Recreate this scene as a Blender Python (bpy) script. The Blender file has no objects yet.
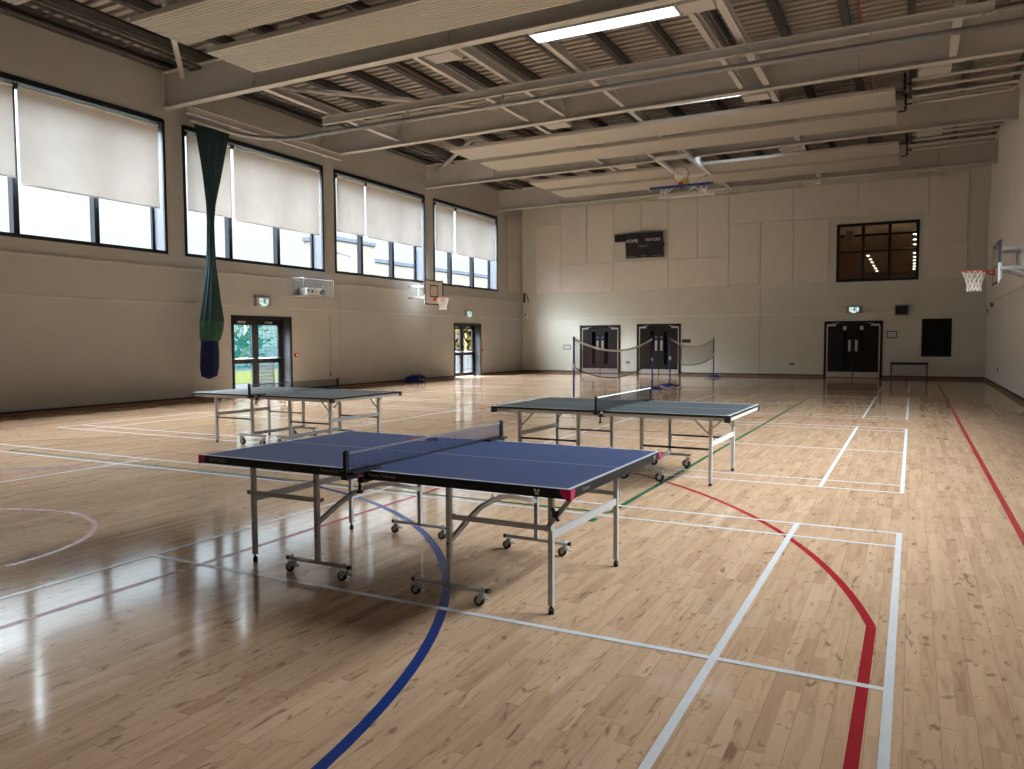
import bpy, math, random
from mathutils import Vector, Matrix
PI = math.pi
random.seed(7)
scene = bpy.context.scene
COL = scene.collection

# ------------------------------------------------------------------ geometry collector
class MB:
    def __init__(self):
        self.v, self.f, self.s = [], [], []
    def face(self, idx, smooth=False):
        self.f.append(idx); self.s.append(smooth)
    def add(self, pts, faces, smooth=False, M=None):
        b = len(self.v)
        for p in pts:
            p = Vector(p)
            self.v.append(tuple(M @ p) if M is not None else tuple(p))
        for f in faces:
            self.face([b + i for i in f], smooth)
        return self
    def box(self, x0, x1, y0, y1, z0, z1, M=None):
        p = [(x, y, z) for x in (x0, x1) for y in (y0, y1) for z in (z0, z1)]
        return self.add(p, [(0, 1, 3, 2), (4, 6, 7, 5), (0, 4, 5, 1), (2, 3, 7, 6), (0, 2, 6, 4), (1, 5, 7, 3)], M=M)
    def bar(self, p, q, w, h, up=(0, 0, 1)):
        """rectangular bar from p to q, w across, h along the up side"""
        p, q = Vector(p), Vector(q)
        d = (q - p).normalized(); up = Vector(up)
        s = d.cross(up)
        if s.length < 1e-4: s = d.cross(Vector((0, 1, 0)))
        s.normalize(); u = s.cross(d).normalized()
        pts = []
        for c in (p, q):
            for a, b in ((-1, -1), (1, -1), (1, 1), (-1, 1)):
                pts.append(c + s * (a * w / 2) + u * (b * h / 2))
        return self.add(pts, [(0, 3, 2, 1), (4, 5, 6, 7), (0, 1, 5, 4), (1, 2, 6, 5), (2, 3, 7, 6), (3, 0, 4, 7)])
    def tube(self, path, r, n=10, closed=False, cap=True):
        path = [Vector(p) for p in path]
        N = len(path); rs = r if isinstance(r, (list, tuple)) else [r] * N
        b = len(self.v); ref = None
        for i, p in enumerate(path):
            if closed: d = path[(i + 1) % N] - path[i - 1]
            else: d = path[min(i + 1, N - 1)] - path[max(i - 1, 0)]
            d.normalize()
            if ref is None:
                ref = Vector((0, 0, 1)) if abs(d.z) < .9 else Vector((1, 0, 0))
            s = d.cross(ref).normalized(); u = s.cross(d).normalized(); ref = u
            for k in range(n):
                a = 2 * PI * k / n
                self.v.append(tuple(p + (s * math.cos(a) + u * math.sin(a)) * rs[i]))
        for i in range(N if closed else N - 1):
            j = (i + 1) % N
            for k in range(n):
                l = (k + 1) % n
                self.face([b + i * n + k, b + i * n + l, b + j * n + l, b + j * n + k], n > 4)
        if cap and not closed:
            self.face([b + k for k in range(n)][::-1]); self.face([b + (N - 1) * n + k for k in range(n)])
        return self
    def cyl(self, c, r, h, axis='z', n=20):
        c = Vector(c); a = {'x': Vector((1, 0, 0)), 'y': Vector((0, 1, 0)), 'z': Vector((0, 0, 1))}[axis] if isinstance(axis, str) else Vector(axis).normalized()
        return self.tube([c - a * h / 2, c + a * h / 2], r, n)
    def prism(self, poly, x0, x1, axis='x', f=None):
        """polygon extruded along an axis; f(point) may move points"""
        n = len(poly); pts = []
        for x in (x0, x1):
            for a, b in poly:
                p = {'x': (x, a, b), 'y': (a, x, b), 'z': (a, b, x)}[axis]
                pts.append(f(p) if f else p)
        fs = [tuple(range(n))[::-1], tuple(range(n, 2 * n))]
        for i in range(n):
            j = (i + 1) % n
            fs.append((i, j, n + j, n + i))
        return self.add(pts, fs)
    def grid(self, fn, nu, nv, smooth=True):
        b = len(self.v)
        for i in range(nu + 1):
            for j in range(nv + 1):
                self.v.append(tuple(fn(i / nu, j / nv)))
        for i in range(nu):
            for j in range(nv):
                a = b + i * (nv + 1) + j
                self.face([a, a + nv + 1, a + nv + 2, a + 1], smooth)
        return self
    def obj(self, name, mat, parent=None, bevel=0):
        me = bpy.data.meshes.new(name)
        me.from_pydata(self.v, [], self.f)
        me.polygons.foreach_set('use_smooth', self.s)
        me.validate(); me.update()
        import bmesh
        bm = bmesh.new(); bm.from_mesh(me)
        bmesh.ops.recalc_face_normals(bm, faces=bm.faces)
        bm.to_mesh(me); bm.free()
        me.materials.append(mat)
        o = bpy.data.objects.new(name, me); COL.objects.link(o)
        if parent: o.parent = parent
        if bevel:
            m = o.modifiers.new('edge', 'BEVEL'); m.width = bevel; m.segments = 2; m.limit_method = 'ANGLE'
        return o

def box(name, mat, parent, x0, x1, y0, y1, z0, z1, bevel=0):
    return MB().box(x0, x1, y0, y1, z0, z1).obj(name, mat, parent, bevel)
def tag(o, label, cat, group=None):
    o['label'] = label; o['category'] = cat
    if group: o['group'] = group
    return o
def thing(name, label, cat, loc=(0, 0, 0), rz=0, group=None):
    o = bpy.data.objects.new(name, None); COL.objects.link(o)
    o.location = loc; o.rotation_euler = (0, 0, rz); o.empty_display_size = .1
    return tag(o, label, cat, group)
def struct(o):
    o['kind'] = 'structure'; return o
def dup(root, loc, rz=None, label=None):
    r = root.copy(); COL.objects.link(r); r.location = loc
    if rz is not None: r.rotation_euler = (0, 0, rz)
    if label: r['label'] = label
    for ch in list(root.children):
        c = ch.copy(); COL.objects.link(c); c.parent = r
        for g in list(ch.children):
            d = g.copy(); COL.objects.link(d); d.parent = c
    return r
def lettering(text, mat, parent, origin, right, up, size, name='lettering', extrude=.0004, align='LEFT', shear=0):
    c = bpy.data.curves.new(name, 'FONT'); c.body = text; c.size = size; c.extrude = extrude
    c.align_x = align; c.align_y = 'CENTER'; c.shear = shear
    c.resolution_u = 4
    o = bpy.data.objects.new('text', c); COL.objects.link(o)
    me = bpy.data.meshes.new_from_object(o.evaluated_get(bpy.context.evaluated_depsgraph_get()))
    bpy.data.objects.remove(o); me.materials.clear(); me.materials.append(mat)
    o = bpy.data.objects.new(name, me); COL.objects.link(o)
    R, U = Vector(right).normalized(), Vector(up).normalized(); Nn = R.cross(U)
    M = Matrix((R, U, Nn)).transposed().to_4x4(); M.translation = Vector(origin)
    o.parent = parent; o.matrix_local = M
    return o

# ------------------------------------------------------------------ materials
def srgb(r, g, b):
    f = lambda c: c / 12.92 if c <= .04045 else ((c + .055) / 1.055) ** 2.4
    return (f(r / 255), f(g / 255), f(b / 255), 1)
class NT:
    def __init__(self, name):
        self.m = bpy.data.materials.new(name); self.m.use_nodes = True
        self.t = self.m.node_tree; self.t.nodes.clear()
        self.out = self.n('ShaderNodeOutputMaterial')
    def n(self, ty, **k):
        o = self.t.nodes.new(ty)
        for a, b in k.items(): setattr(o, a, b)
        return o
    def l(self, a, b): self.t.links.new(a, b)
    def math(self, op, a, b=None, c=None):
        o = self.n('ShaderNodeMath', operation=op)
        for i, x in enumerate((a, b, c)):
            if x is None: continue
            if isinstance(x, (int, float)): o.inputs[i].default_value = x
            else: self.l(x, o.inputs[i])
        return o.outputs[0]
    def mix(self, fac, a, b, blend='MIX'):
        o = self.n('ShaderNodeMix', data_type='RGBA', blend_type=blend)
        for s, x in ((0, fac), (6, a), (7, b)):
            if isinstance(x, (int, float)): o.inputs[s].default_value = x
            elif isinstance(x, tuple): o.inputs[s].default_value = x
            else: self.l(x, o.inputs[s])
        return o.outputs[2]
    def ramp(self, fac, stops):
        o = self.n('ShaderNodeValToRGB'); e = o.color_ramp.elements
        while len(e) < len(stops): e.new(.5)
        for el, (p, c) in zip(e, stops): el.position = p; el.color = c
        self.l(fac, o.inputs[0]); return o.outputs[0]
    def bsdf(self, **k):
        b = self.n('ShaderNodeBsdfPrincipled')
        for a, v in k.items():
            i = b.inputs[a.replace('_', ' ')]
            if hasattr(v, 'node'): self.l(v, i)
            else: i.default_value = v
        self.l(b.outputs[0], self.out.inputs[0]); return b
def mat(name, col, rough=.5, metal=0, noise=0.06, scale=8, spec=.5, bump=0, emit=0):
    """plain surface with a faint procedural mottling of its colour"""
    t = NT(name)
    tc = t.n('ShaderNodeTexCoord').outputs['Object']
    nz = t.n('ShaderNodeTexNoise'); nz.inputs['Scale'].default_value = scale; nz.inputs['Detail'].default_value = 4
    t.l(tc, nz.inputs['Vector'])
    lo = tuple(c * (1 - noise) for c in col[:3]) + (1,); hi = tuple(min(1, c * (1 + noise)) for c in col[:3]) + (1,)
    c = t.ramp(nz.outputs[0], [(.3, lo), (.7, hi)])
    b = t.bsdf(Base_Color=c, Roughness=rough, Metallic=metal, Specular_IOR_Level=spec)
    if bump:
        bp = t.n('ShaderNodeBump'); bp.inputs['Strength'].default_value = bump; bp.inputs['Distance'].default_value = .01
        t.l(nz.outputs[0], bp.inputs['Height']); t.l(bp.outputs[0], b.inputs['Normal'])
    if emit:
        t.l(c, b.inputs['Emission Color']); b.inputs['Emission Strength'].default_value = emit
    return t.m

def make_floor():
    t = NT('maple_floor')
    g = t.n('ShaderNodeNewGeometry').outputs['Position']
    s = t.n('ShaderNodeSeparateXYZ'); t.l(g, s.inputs[0]); X, Y = s.outputs[0], s.outputs[1]
    SW = .0645
    row = t.math('FLOOR', t.math('DIVIDE', X, SW))
    wn1 = t.n('ShaderNodeTexWhiteNoise', noise_dimensions='1D'); t.l(row, wn1.inputs['W'])
    ln = t.math('MULTIPLY_ADD', wn1.outputs['Value'], .35, .42)
    yy = t.math('ADD', t.math('DIVIDE', Y, ln), t.math('MULTIPLY', wn1.outputs['Value'], 37.7))
    seg = t.math('FLOOR', yy)
    cb = t.n('ShaderNodeCombineXYZ'); t.l(row, cb.inputs[0]); t.l(seg, cb.inputs[1])
    wn = t.n('ShaderNodeTexWhiteNoise', noise_dimensions='2D'); t.l(cb.outputs[0], wn.inputs['Vector'])
    base = t.ramp(wn.outputs['Value'], [(0, (.60, .383, .24, 1)), (.12, (.665, .433, .272, 1)), (.5, (.72, .48, .304, 1)), (.88, (.755, .51, .328, 1)), (1, (.785, .54, .356, 1))])
    # grain drawn out along the boards, shifted from stave to stave
    off = t.n('ShaderNodeVectorMath', operation='SCALE'); t.l(wn.outputs['Color'], off.inputs[0]); off.inputs['Scale'].default_value = 13
    mp = t.n('ShaderNodeVectorMath', operation='MULTIPLY'); t.l(g, mp.inputs[0]); mp.inputs[1].default_value = (26, 2.6, 1)
    ad = t.n('ShaderNodeVectorMath', operation='ADD'); t.l(mp.outputs[0], ad.inputs[0]); t.l(off.outputs[0], ad.inputs[1])
    gr = t.n('ShaderNodeTexNoise'); t.l(ad.outputs[0], gr.inputs['Vector']); gr.inputs['Scale'].default_value = 1; gr.inputs['Detail'].default_value = 5; gr.inputs['Distortion'].default_value = .8
    c = t.mix(1, base, t.ramp(gr.outputs[0], [(.25, (.80, .76, .72, 1)), (.5, (1, 1, 1, 1)), (.78, (1.06, 1.05, 1.03, 1))]), 'MULTIPLY')
    # dark mineral streaks and knots
    mp2 = t.n('ShaderNodeVectorMath', operation='MULTIPLY'); t.l(g, mp2.inputs[0]); mp2.inputs[1].default_value = (13, 4.5, 1)
    ad2 = t.n('ShaderNodeVectorMath', operation='ADD'); t.l(mp2.outputs[0], ad2.inputs[0]); t.l(off.outputs[0], ad2.inputs[1])
    kn = t.n('ShaderNodeTexNoise'); t.l(ad2.outputs[0], kn.inputs['Vector']); kn.inputs['Scale'].default_value = 1.1; kn.inputs['Detail'].default_value = 3; kn.inputs['Distortion'].default_value = 1.5
    c = t.mix(t.ramp(kn.outputs[0], [(.605, (0, 0, 0, 1)), (.71, (.66, .66, .66, 1))]), c, (.20, .105, .05, 1))
    # joints
    fx = t.math('FRACT', t.math('DIVIDE', X, SW * 2)); jx = t.math('LESS_THAN', fx, .016)
    fy = t.math('FRACT', yy); jy = t.math('LESS_THAN', fy, .004)
    c = t.mix(t.math('MULTIPLY', t.math('MAXIMUM', jx, jy), .55), c, (.10, .055, .03, 1))
    # broad wear variation of the lacquer
    big = t.n('ShaderNodeTexNoise'); t.l(g, big.inputs['Vector']); big.inputs['Scale'].default_value = .7; big.inputs['Detail'].default_value = 3
    rg = t.ramp(big.outputs[0], [(.3, (.07, .07, .07, 1)), (.7, (.115, .115, .115, 1))])
    # lacquer: matt wood under a clear coat whose reflection grows towards grazing angles
    ge = t.n('ShaderNodeNewGeometry'); dt = t.n('ShaderNodeVectorMath', operation='DOT_PRODUCT'); t.l(ge.outputs['Normal'], dt.inputs[0]); t.l(ge.outputs['Incoming'], dt.inputs[1])
    fac = t.math('MULTIPLY_ADD', t.math('POWER', t.math('SUBTRACT', 1, t.math('ABSOLUTE', dt.outputs['Value'])), 5), .92, .032)
    df = t.n('ShaderNodeBsdfDiffuse'); t.l(c, df.inputs[0])
    gl = t.n('ShaderNodeBsdfGlossy'); t.l(rg, gl.inputs['Roughness'])
    mx = t.n('ShaderNodeMixShader'); t.l(fac, mx.inputs[0]); t.l(df.outputs[0], mx.inputs[1]); t.l(gl.outputs[0], mx.inputs[2]); t.l(mx.outputs[0], t.out.inputs[0])
    return t.m

def make_glass(name, tint=(.96, .98, .98, 1)):
    t = NT(name)
    ge = t.n('ShaderNodeNewGeometry'); dt = t.n('ShaderNodeVectorMath', operation='DOT_PRODUCT'); t.l(ge.outputs['Normal'], dt.inputs[0]); t.l(ge.outputs['Incoming'], dt.inputs[1])
    c1 = t.math('SUBTRACT', 1, t.math('ABSOLUTE', dt.outputs['Value'])); fr_ = t.math('MULTIPLY_ADD', t.math('POWER', c1, 5), .48, .02)
    tr = t.n('ShaderNodeBsdfTransparent'); tr.inputs[0].default_value = tint
    gl = t.n('ShaderNodeBsdfGlossy'); gl.inputs['Roughness'].default_value = .02
    mx = t.n('ShaderNodeMixShader'); t.l(fr_, mx.inputs[0]); t.l(tr.outputs[0], mx.inputs[1]); t.l(gl.outputs[0], mx.inputs[2])
    t.l(mx.outputs[0], t.out.inputs[0]); return t.m
def make_blind():
    t = NT('blind_fabric')
    tc = t.n('ShaderNodeTexCoord').outputs['Object']
    nz = t.n('ShaderNodeTexNoise'); nz.inputs['Scale'].default_value = 1.3; nz.inputs['Detail'].default_value = 3; t.l(tc, nz.inputs['Vector'])
    c = t.ramp(nz.outputs[0], [(.3, (.70, .685, .655, 1)), (.7, (.78, .765, .735, 1))])
    d = t.n('ShaderNodeBsdfDiffuse'); t.l(c, d.inputs[0])
    tl = t.n('ShaderNodeBsdfTranslucent'); t.l(c, tl.inputs[0])
    mx = t.n('ShaderNodeMixShader'); mx.inputs[0].default_value = BLIND_T
    t.l(d.outputs[0], mx.inputs[1]); t.l(tl.outputs[0], mx.inputs[2]); t.l(mx.outputs[0], t.out.inputs[0]); return t.m
def make_netting():
    t = NT('green_netting')
    tc = t.n('ShaderNodeTexCoord').outputs['Object']
    mp = t.n('ShaderNodeVectorMath', operation='MULTIPLY'); t.l(tc, mp.inputs[0]); mp.inputs[1].default_value = (30, 30, 12)
    nz = t.n('ShaderNodeTexNoise'); t.l(mp.outputs[0], nz.inputs['Vector']); nz.inputs['Scale'].default_value = 1.6; nz.inputs['Detail'].default_value = 4
    b = t.n('ShaderNodeBsdfPrincipled'); b.inputs['Roughness'].default_value = .8
    t.l(t.ramp(nz.outputs[0], [(.35, (.001, .015, .018, 1)), (.7, (.002, .036, .040, 1))]), b.inputs[0])
    tr = t.n('ShaderNodeBsdfTransparent')
    mx = t.n('ShaderNodeMixShader')
    t.l(t.ramp(nz.outputs[0], [(.60, (0, 0, 0, 1)), (.68, (.8, .8, .8, 1))]), mx.inputs[0]); t.l(b.outputs[0], mx.inputs[1]); t.l(tr.outputs[0], mx.inputs[2])
    t.l(mx.outputs[0], t.out.inputs[0]); return t.m
def make_ribbed():
    """white enamelled panel with fine grooves along its length"""
    t = NT('ribbed_panel')
    g = t.n('ShaderNodeNewGeometry').outputs['Position']
    s = t.n('ShaderNodeSeparateXYZ'); t.l(g, s.inputs[0])
    nz = t.n('ShaderNodeTexNoise'); nz.inputs['Scale'].default_value = 2; t.l(g, nz.inputs['Vector'])
    t.bsdf(Base_Color=t.ramp(nz.outputs[0], [(.3, (.48, .465, .43, 1)), (.7, (.51, .495, .46, 1))]), Roughness=.5)
    return t.m
def make_emit(name, col, s):
    t = NT(name); e = t.n('ShaderNodeEmission'); e.inputs[0].default_value = col; e.inputs[1].default_value = s
    t.l(e.outputs[0], t.out.inputs[0])
    if name != 'lit_diffuser': t.m.cycles.emission_sampling = 'NONE'
    return t.m
def make_mottled(name, c1, c2, scale, rough=.9):
    t = NT(name)
    nz = t.n('ShaderNodeTexNoise'); nz.inputs['Scale'].default_value = scale; nz.inputs['Detail'].default_value = 5
    t.l(t.n('ShaderNodeNewGeometry').outputs['Position'], nz.inputs['Vector'])
    t.bsdf(Base_Color=t.ramp(nz.outputs[0], [(.35, c1), (.65, c2)]), Roughness=rough, Specular_IOR_Level=0.0); return t.m
def make_brick():
    t = NT('orange_brick')
    br = t.n('ShaderNodeTexBrick'); br.inputs['Scale'].default_value = 4
    br.inputs['Color1'].default_value = (.020, .010, .005, 1); br.inputs['Color2'].default_value = (.024, .0125, .006, 1); br.inputs['Mortar'].default_value = (.034, .028, .022, 1)
    t.l(t.n('ShaderNodeTexCoord').outputs['Object'], br.inputs['Vector'])
    t.bsdf(Base_Color=br.outputs[0], Roughness=.9, Specular_IOR_Level=0.0); return t.m

BLIND_T = .044
LAMP = 1.3
M_FLOOR = make_floor()
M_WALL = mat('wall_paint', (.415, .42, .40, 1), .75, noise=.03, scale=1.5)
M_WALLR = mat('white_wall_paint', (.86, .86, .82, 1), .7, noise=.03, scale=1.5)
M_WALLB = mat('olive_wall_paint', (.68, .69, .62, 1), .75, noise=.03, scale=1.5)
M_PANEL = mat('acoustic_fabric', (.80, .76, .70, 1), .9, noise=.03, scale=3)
M_PANELW = mat('white_acoustic_fabric', (.88, .86, .83, 1), .9, noise=.03, scale=3)
M_STEEL = mat('beige_steel_paint', (.53, .52, .50, 1), .5, noise=.03, scale=3)
M_DECK = mat('roof_deck', (.37, .34, .31, 1), .5, noise=.06, scale=2)
M_PURLIN = mat('dark_purlin', (.085, .085, .08, 1), .5, noise=.1, scale=3)
M_BLACK = mat('black_frame', (.010, .010, .012, 1), .5, spec=.3)
M_FRAME = mat('matt_black_frame', (.009, .009, .012, 1), .7, spec=.08)
M_DARK = mat('dark_rubber', (.015, .015, .016, 1), .6)
M_DOOR = mat('dark_door', (.009, .008, .008, 1), .5, spec=.25)
M_DOORRED = mat('dark_maroon_door', (.010, .0075, .008, 1), .5, spec=.25)
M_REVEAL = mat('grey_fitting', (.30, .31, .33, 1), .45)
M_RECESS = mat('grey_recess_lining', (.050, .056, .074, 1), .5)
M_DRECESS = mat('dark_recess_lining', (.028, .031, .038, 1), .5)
M_GLASS = make_glass('window_glass')
M_GLASSD = make_glass('tinted_glass', (.75, .73, .70, 1))
M_BLIND = make_blind()
M_ALU = mat('galvanised_steel', (.55, .56, .56, 1), .35, metal=.6, noise=.05)
M_CHROME = mat('brushed_steel', (.62, .60, .58, 1), .3, metal=.85)
M_TRACK = mat('grey_track', (.30, .30, .30, 1), .35, metal=.5)
M_WHITE = mat('white_enamel', (.60, .59, .57, 1), .4, noise=.02)
M_WPLASTIC = mat('white_plastic', (.72, .72, .70, 1), .4, noise=.02)
M_PANELRIB = make_ribbed()
M_BEIGEP = mat('beige_enamel', (.49, .47, .43, 1), .5, noise=.02)
M_LIT = make_emit('lit_diffuser', (.76, .90, 1, 1), LAMP)
M_UNLIT = mat('white_diffuser', (.50, .48, .46, 1), .4, noise=.02)
M_NETG = make_netting()
M_GREENCLOTH = mat('green_cloth', (.006, .05, .024, 1), .8, noise=.25, scale=14, bump=.4)
M_BLUEBAG = mat('navy_vinyl', (.004, .007, .045, 1), .7, spec=.15, noise=.25, scale=9, bump=.4)
M_BLUEPOST = mat('blue_post_paint', (.012, .022, .22, 1), .4)
M_BLUEKIT = mat('blue_kit_bag', (.006, .022, .16, 1), .8, spec=.2, noise=.3, scale=16, bump=.3)
M_NAVY = mat('blue_padding', (.012, .045, .20, 1), .5)
M_RED = mat('red_rim', (.62, .085, .035, 1), .45)
M_ORANGE = mat('orange_mark', (.75, .24, .06, 1), .5)
M_NETW = mat('white_cord', (.90, .88, .82, 1), .8)
M_BOARD = mat('white_backboard', (.66, .62, .57, 1), .4, noise=.02)
M_T1 = mat('blue_table_top', (.030, .062, .19, 1), .56, noise=.02, scale=40, spec=1.0)
M_T2 = mat('slate_table_top', (.038, .056, .066, 1), .55, noise=.03, scale=40, spec=.9)
M_LINE_T = mat('table_line_white', (.72, .74, .75, 1), .35)
M_PINK = mat('pink_corner', (.62, .012, .13, 1), .45)
M_LEG = mat('grey_leg_paint', (.50, .50, .49, 1), .4, noise=.03)
M_APRON = mat('silver_apron', (.52, .50, .47, 1), .4, noise=.03)
M_TTNET = mat('dark_blue_net_cord', (.05, .07, .16, 1), .8)
M_TTNETB = mat('black_net_cord', (.012, .013, .014, 1), .8)
M_TAPE = mat('grey_net_tape', (.17, .17, .18, 1), .7)
M_TAPEW = mat('white_net_tape', (.75, .74, .72, 1), .7)
M_BADNET = mat('brown_net_cord', (.10, .045, .045, 1), .9)
M_GREYTXT = mat('pale_lettering', (.32, .32, .32, 1), .5)
M_DKTXT = mat('dark_lettering', (.03, .03, .03, 1), .5)
M_WTXT = mat('white_lettering', (.85, .85, .82, 1), .5)
M_EXITG = mat('exit_green', (.0, .22, .12, 1), .4)
M_EXITL = make_emit('exit_light', (.80, 1, .95, 1), .24)
M_SIGNBLUE = mat('sign_blue', (.03, .16, .48, 1), .4)
M_YELLOW = mat('yellow_part', (.75, .52, .08, 1), .5)
M_RUBBER = mat('bat_rubber_red', (.30, .05, .03, 1), .6)
M_WOOD = mat('bat_handle_wood', (.45, .28, .13, 1), .5)
M_SKIRT = mat('black_cove', (.012, .012, .014, 1), .5)
M_SKIRTW = mat('wood_skirting', (.22, .115, .06, 1), .5)
M_LWHITE = mat('line_white', (.86, .88, .90, 1), .22, noise=.04)
M_LRED = mat('line_red', (.42, .020, .032, 1), .22, spec=.22, noise=.06)
M_LBLUE = mat('line_blue', (.014, .045, .24, 1), .22, spec=.22, noise=.06)
M_LGREEN = mat('line_green', (.012, .15, .075, 1), .22, spec=.22, noise=.06)
M_LDARK = mat('line_dark', (.05, .05, .035, 1), .22, spec=.22, noise=.06)

# ------------------------------------------------------------------ room dimensions (metres)
XL, XR, YB, YF = -16.305, 2.352, 32.69, -1.25
SPAN = XR - XL
tilt = lambda x: .13 * (x - XL) / SPAN       # roof falls a little to the window wall
ZT = 8.05                                     # wall head at the window wall
ZD = 8.29                                     # underside of the deck there

# ------------------------------------------------------------------ floor and court markings
floor = struct(box('floor', M_FLOOR, None, XL - .45, XR + .45, YF - .2, YB + .2, -.2, 0))
LZ = {'red': .0006, 'blue': .0013, 'dark': .0016, 'green': .0018, 'white': .0022}
def strip(mb, x0, y0, x1, y1, w, z):
    mb.n = getattr(mb, 'n', 0) + 1; z += mb.n * .00003
    d = Vector((x1 - x0, y1 - y0, 0)).normalized(); s = Vector((-d.y, d.x, 0)) * w / 2
    a, b = Vector((x0, y0, z)), Vector((x1, y1, z))
    mb.add([a - s, b - s, b + s, a + s], [(0, 1, 2, 3)])
def arc(mb, cx, cy, r, a0, a1, w, z, n=96):
    mb.n = getattr(mb, 'n', 0) + 1; z += mb.n * .00003
    p = []
    for i in range(n + 1):
        a = math.radians(a0 + (a1 - a0) * i / n)
        for rr in (r - w / 2, r + w / 2): p.append((cx + rr * math.cos(a), cy + rr * math.sin(a), z))
    mb.add(p, [(2 * i, 2 * i + 1, 2 * i + 3, 2 * i + 2) for i in range(n)])
XC = -6.75
courts = [.600, 8.43, 16.12, 24.07]           # near edge of each badminton court
for y0 in courts:
    m = MB(); z = LZ['white']; w = .04; y1 = y0 + 6.1; xr, xl = -.038, -.038 - 13.4
    for x in (xr - w / 2, xl + w / 2, xr - .772, xl + .772, XC + 1.98, XC - 1.98): strip(m, x, y0, x, y1, w, z)
    for y in (y0 + w / 2, y1 - w / 2, y0 + .455, y1 - .455): strip(m, xl, y, xr, y, w, z)
    for a, b in ((xl, XC - 1.98), (XC + 1.98, xr)): strip(m, a, y0 + 3.05, b, y0 + 3.05, w, z)
    m.obj('badminton_marking', M_LWHITE, floor)
m = MB(); z = LZ['red']; w = .05; BX = -6.7
strip(m, .78, 1.43, .78, 29.43, w, z); strip(m, -14.2, 1.43, -14.2, 29.43, w, z)
for y in (1.43, 29.43, 15.43): strip(m, -14.2, y, .78, y, w, z)
arc(m, BX, 15.43, 1.8, 0, 360, w, z)
for s, yb in ((1, 1.43), (-1, 29.43)):
    cy = yb + s * 1.55; k = math.degrees(math.acos(6.54 / 6.7)); ya = cy + s * 6.7 * math.sin(math.radians(k))
    arc(m, BX, cy, 6.7, k if s > 0 else 180 + k, 180 - k if s > 0 else 360 - k, w, z)
    for x in (BX - 6.54, BX + 6.54): strip(m, x, yb, x, ya, w, z)
    arc(m, BX + .05, cy + s * .05, 1.22, 0 if s > 0 else 180, 180 if s > 0 else 360, w, z)
    for x in (BX - 2.42, BX + 2.42): strip(m, x, yb, x, yb + s * 5.8, w, z)
    strip(m, BX - 2.45, yb + s * 5.8, BX + 2.45, yb + s * 5.8, w, z)
    arc(m, BX, yb + s * 5.8, 1.8, 0 if s > 0 else 180, 180 if s > 0 else 360, w, z)
m.obj('basketball_marking', M_LRED, floor)
m = MB()
arc(m, XC + .05, 1.43, 4.9, 0, 180, .055, LZ['blue']); arc(m, XC + .05, 29.43, 4.9, 180, 360, .055, LZ['blue'])
m.obj('netball_marking', M_LBLUE, floor)
m = MB(); z = LZ['green']
strip(m, -2.33, 6.36, -2.33, 24.36, .05, z); strip(m, -11.2, 6.36, -11.2, 24.36, .03, z)
for y in (6.36, 24.36): strip(m, -11.2, y, -2.33, y, .05, z)
strip(m, -2.36, 5.98, -2.36, 6.12, .05, z)
m.obj('volleyball_marking', M_LGREEN, floor)
m = MB()
for y in (12.36, 15.36, 18.36): strip(m, -11.2, y, -2.33, y, .03, LZ['dark'])
m.obj('volleyball_inner_marking', M_LDARK, floor)

# ------------------------------------------------------------------ walls
M_TRIM = mat('pale_trim_paint', (.56, .54, .50, 1), .6)
WT = .45
WIN = [(8.02, 13.15), (13.72, 18.86), (19.43, 24.49), (25.13, 30.2)]
WZ0, WZ1 = 3.675, 6.85
LD = [(15.15, 17.37), (26.56, 28.70)]; LDH = 2.18
def wall_cells(mb, lo, hi, zmin, zmax, holes, put):
    ys = sorted({lo, hi, *[h[0] for h in holes], *[h[1] for h in holes]})
    for a, b in zip(ys, ys[1:]):
        zs = [zmin]
        for h in sorted(holes, key=lambda h: h[2]):
            if h[0] <= a + 1e-6 and h[1] >= b - 1e-6: zs += [h[2], h[3]]
        zs.append(zmax)
        for i in range(0, len(zs), 2):
            if zs[i + 1] - zs[i] > 1e-4: put(mb, a, b, zs[i], zs[i + 1])
m = MB()
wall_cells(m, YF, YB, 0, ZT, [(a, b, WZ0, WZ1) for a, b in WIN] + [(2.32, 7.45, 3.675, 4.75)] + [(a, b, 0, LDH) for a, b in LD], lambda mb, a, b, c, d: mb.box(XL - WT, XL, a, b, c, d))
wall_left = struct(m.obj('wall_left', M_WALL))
UW = (-2.70, .14, 3.69, 5.91); DW = (.29, 1.265, .83, 2.24)
BD = [(-13.40, -11.48, 2.15), (-10.72, -8.77, 2.18), (-3.09, -1.01, 2.19)]
m = MB()
wall_cells(m, XL, XR, 0, ZT + .4, [UW, DW] + [(a, b, 0, h) for a, b, h in BD], lambda mb, a, b, c, d: mb.box(a, b, YB, YB + .25, c, d))
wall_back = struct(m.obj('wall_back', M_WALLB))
FILL_RW = [(5.2, 7.45), (8.02, 13.15), (13.72, 17.2)]; RZ = (3.675, 4.66)  # right wall openings out of view, added to light the floor
m = MB()
wall_cells(m, YF, YB, 0, ZT + .13, [(a, b, *RZ) for a, b in FILL_RW], lambda mb, a, b, c, d: mb.box(XR, XR + .12, a, b, c, d))
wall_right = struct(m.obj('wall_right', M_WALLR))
wall_front = struct(box('wall_front', M_WALL, None, XL - WT, XR + .2, YF - .2, YF, 0, ZT + .5))
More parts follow.
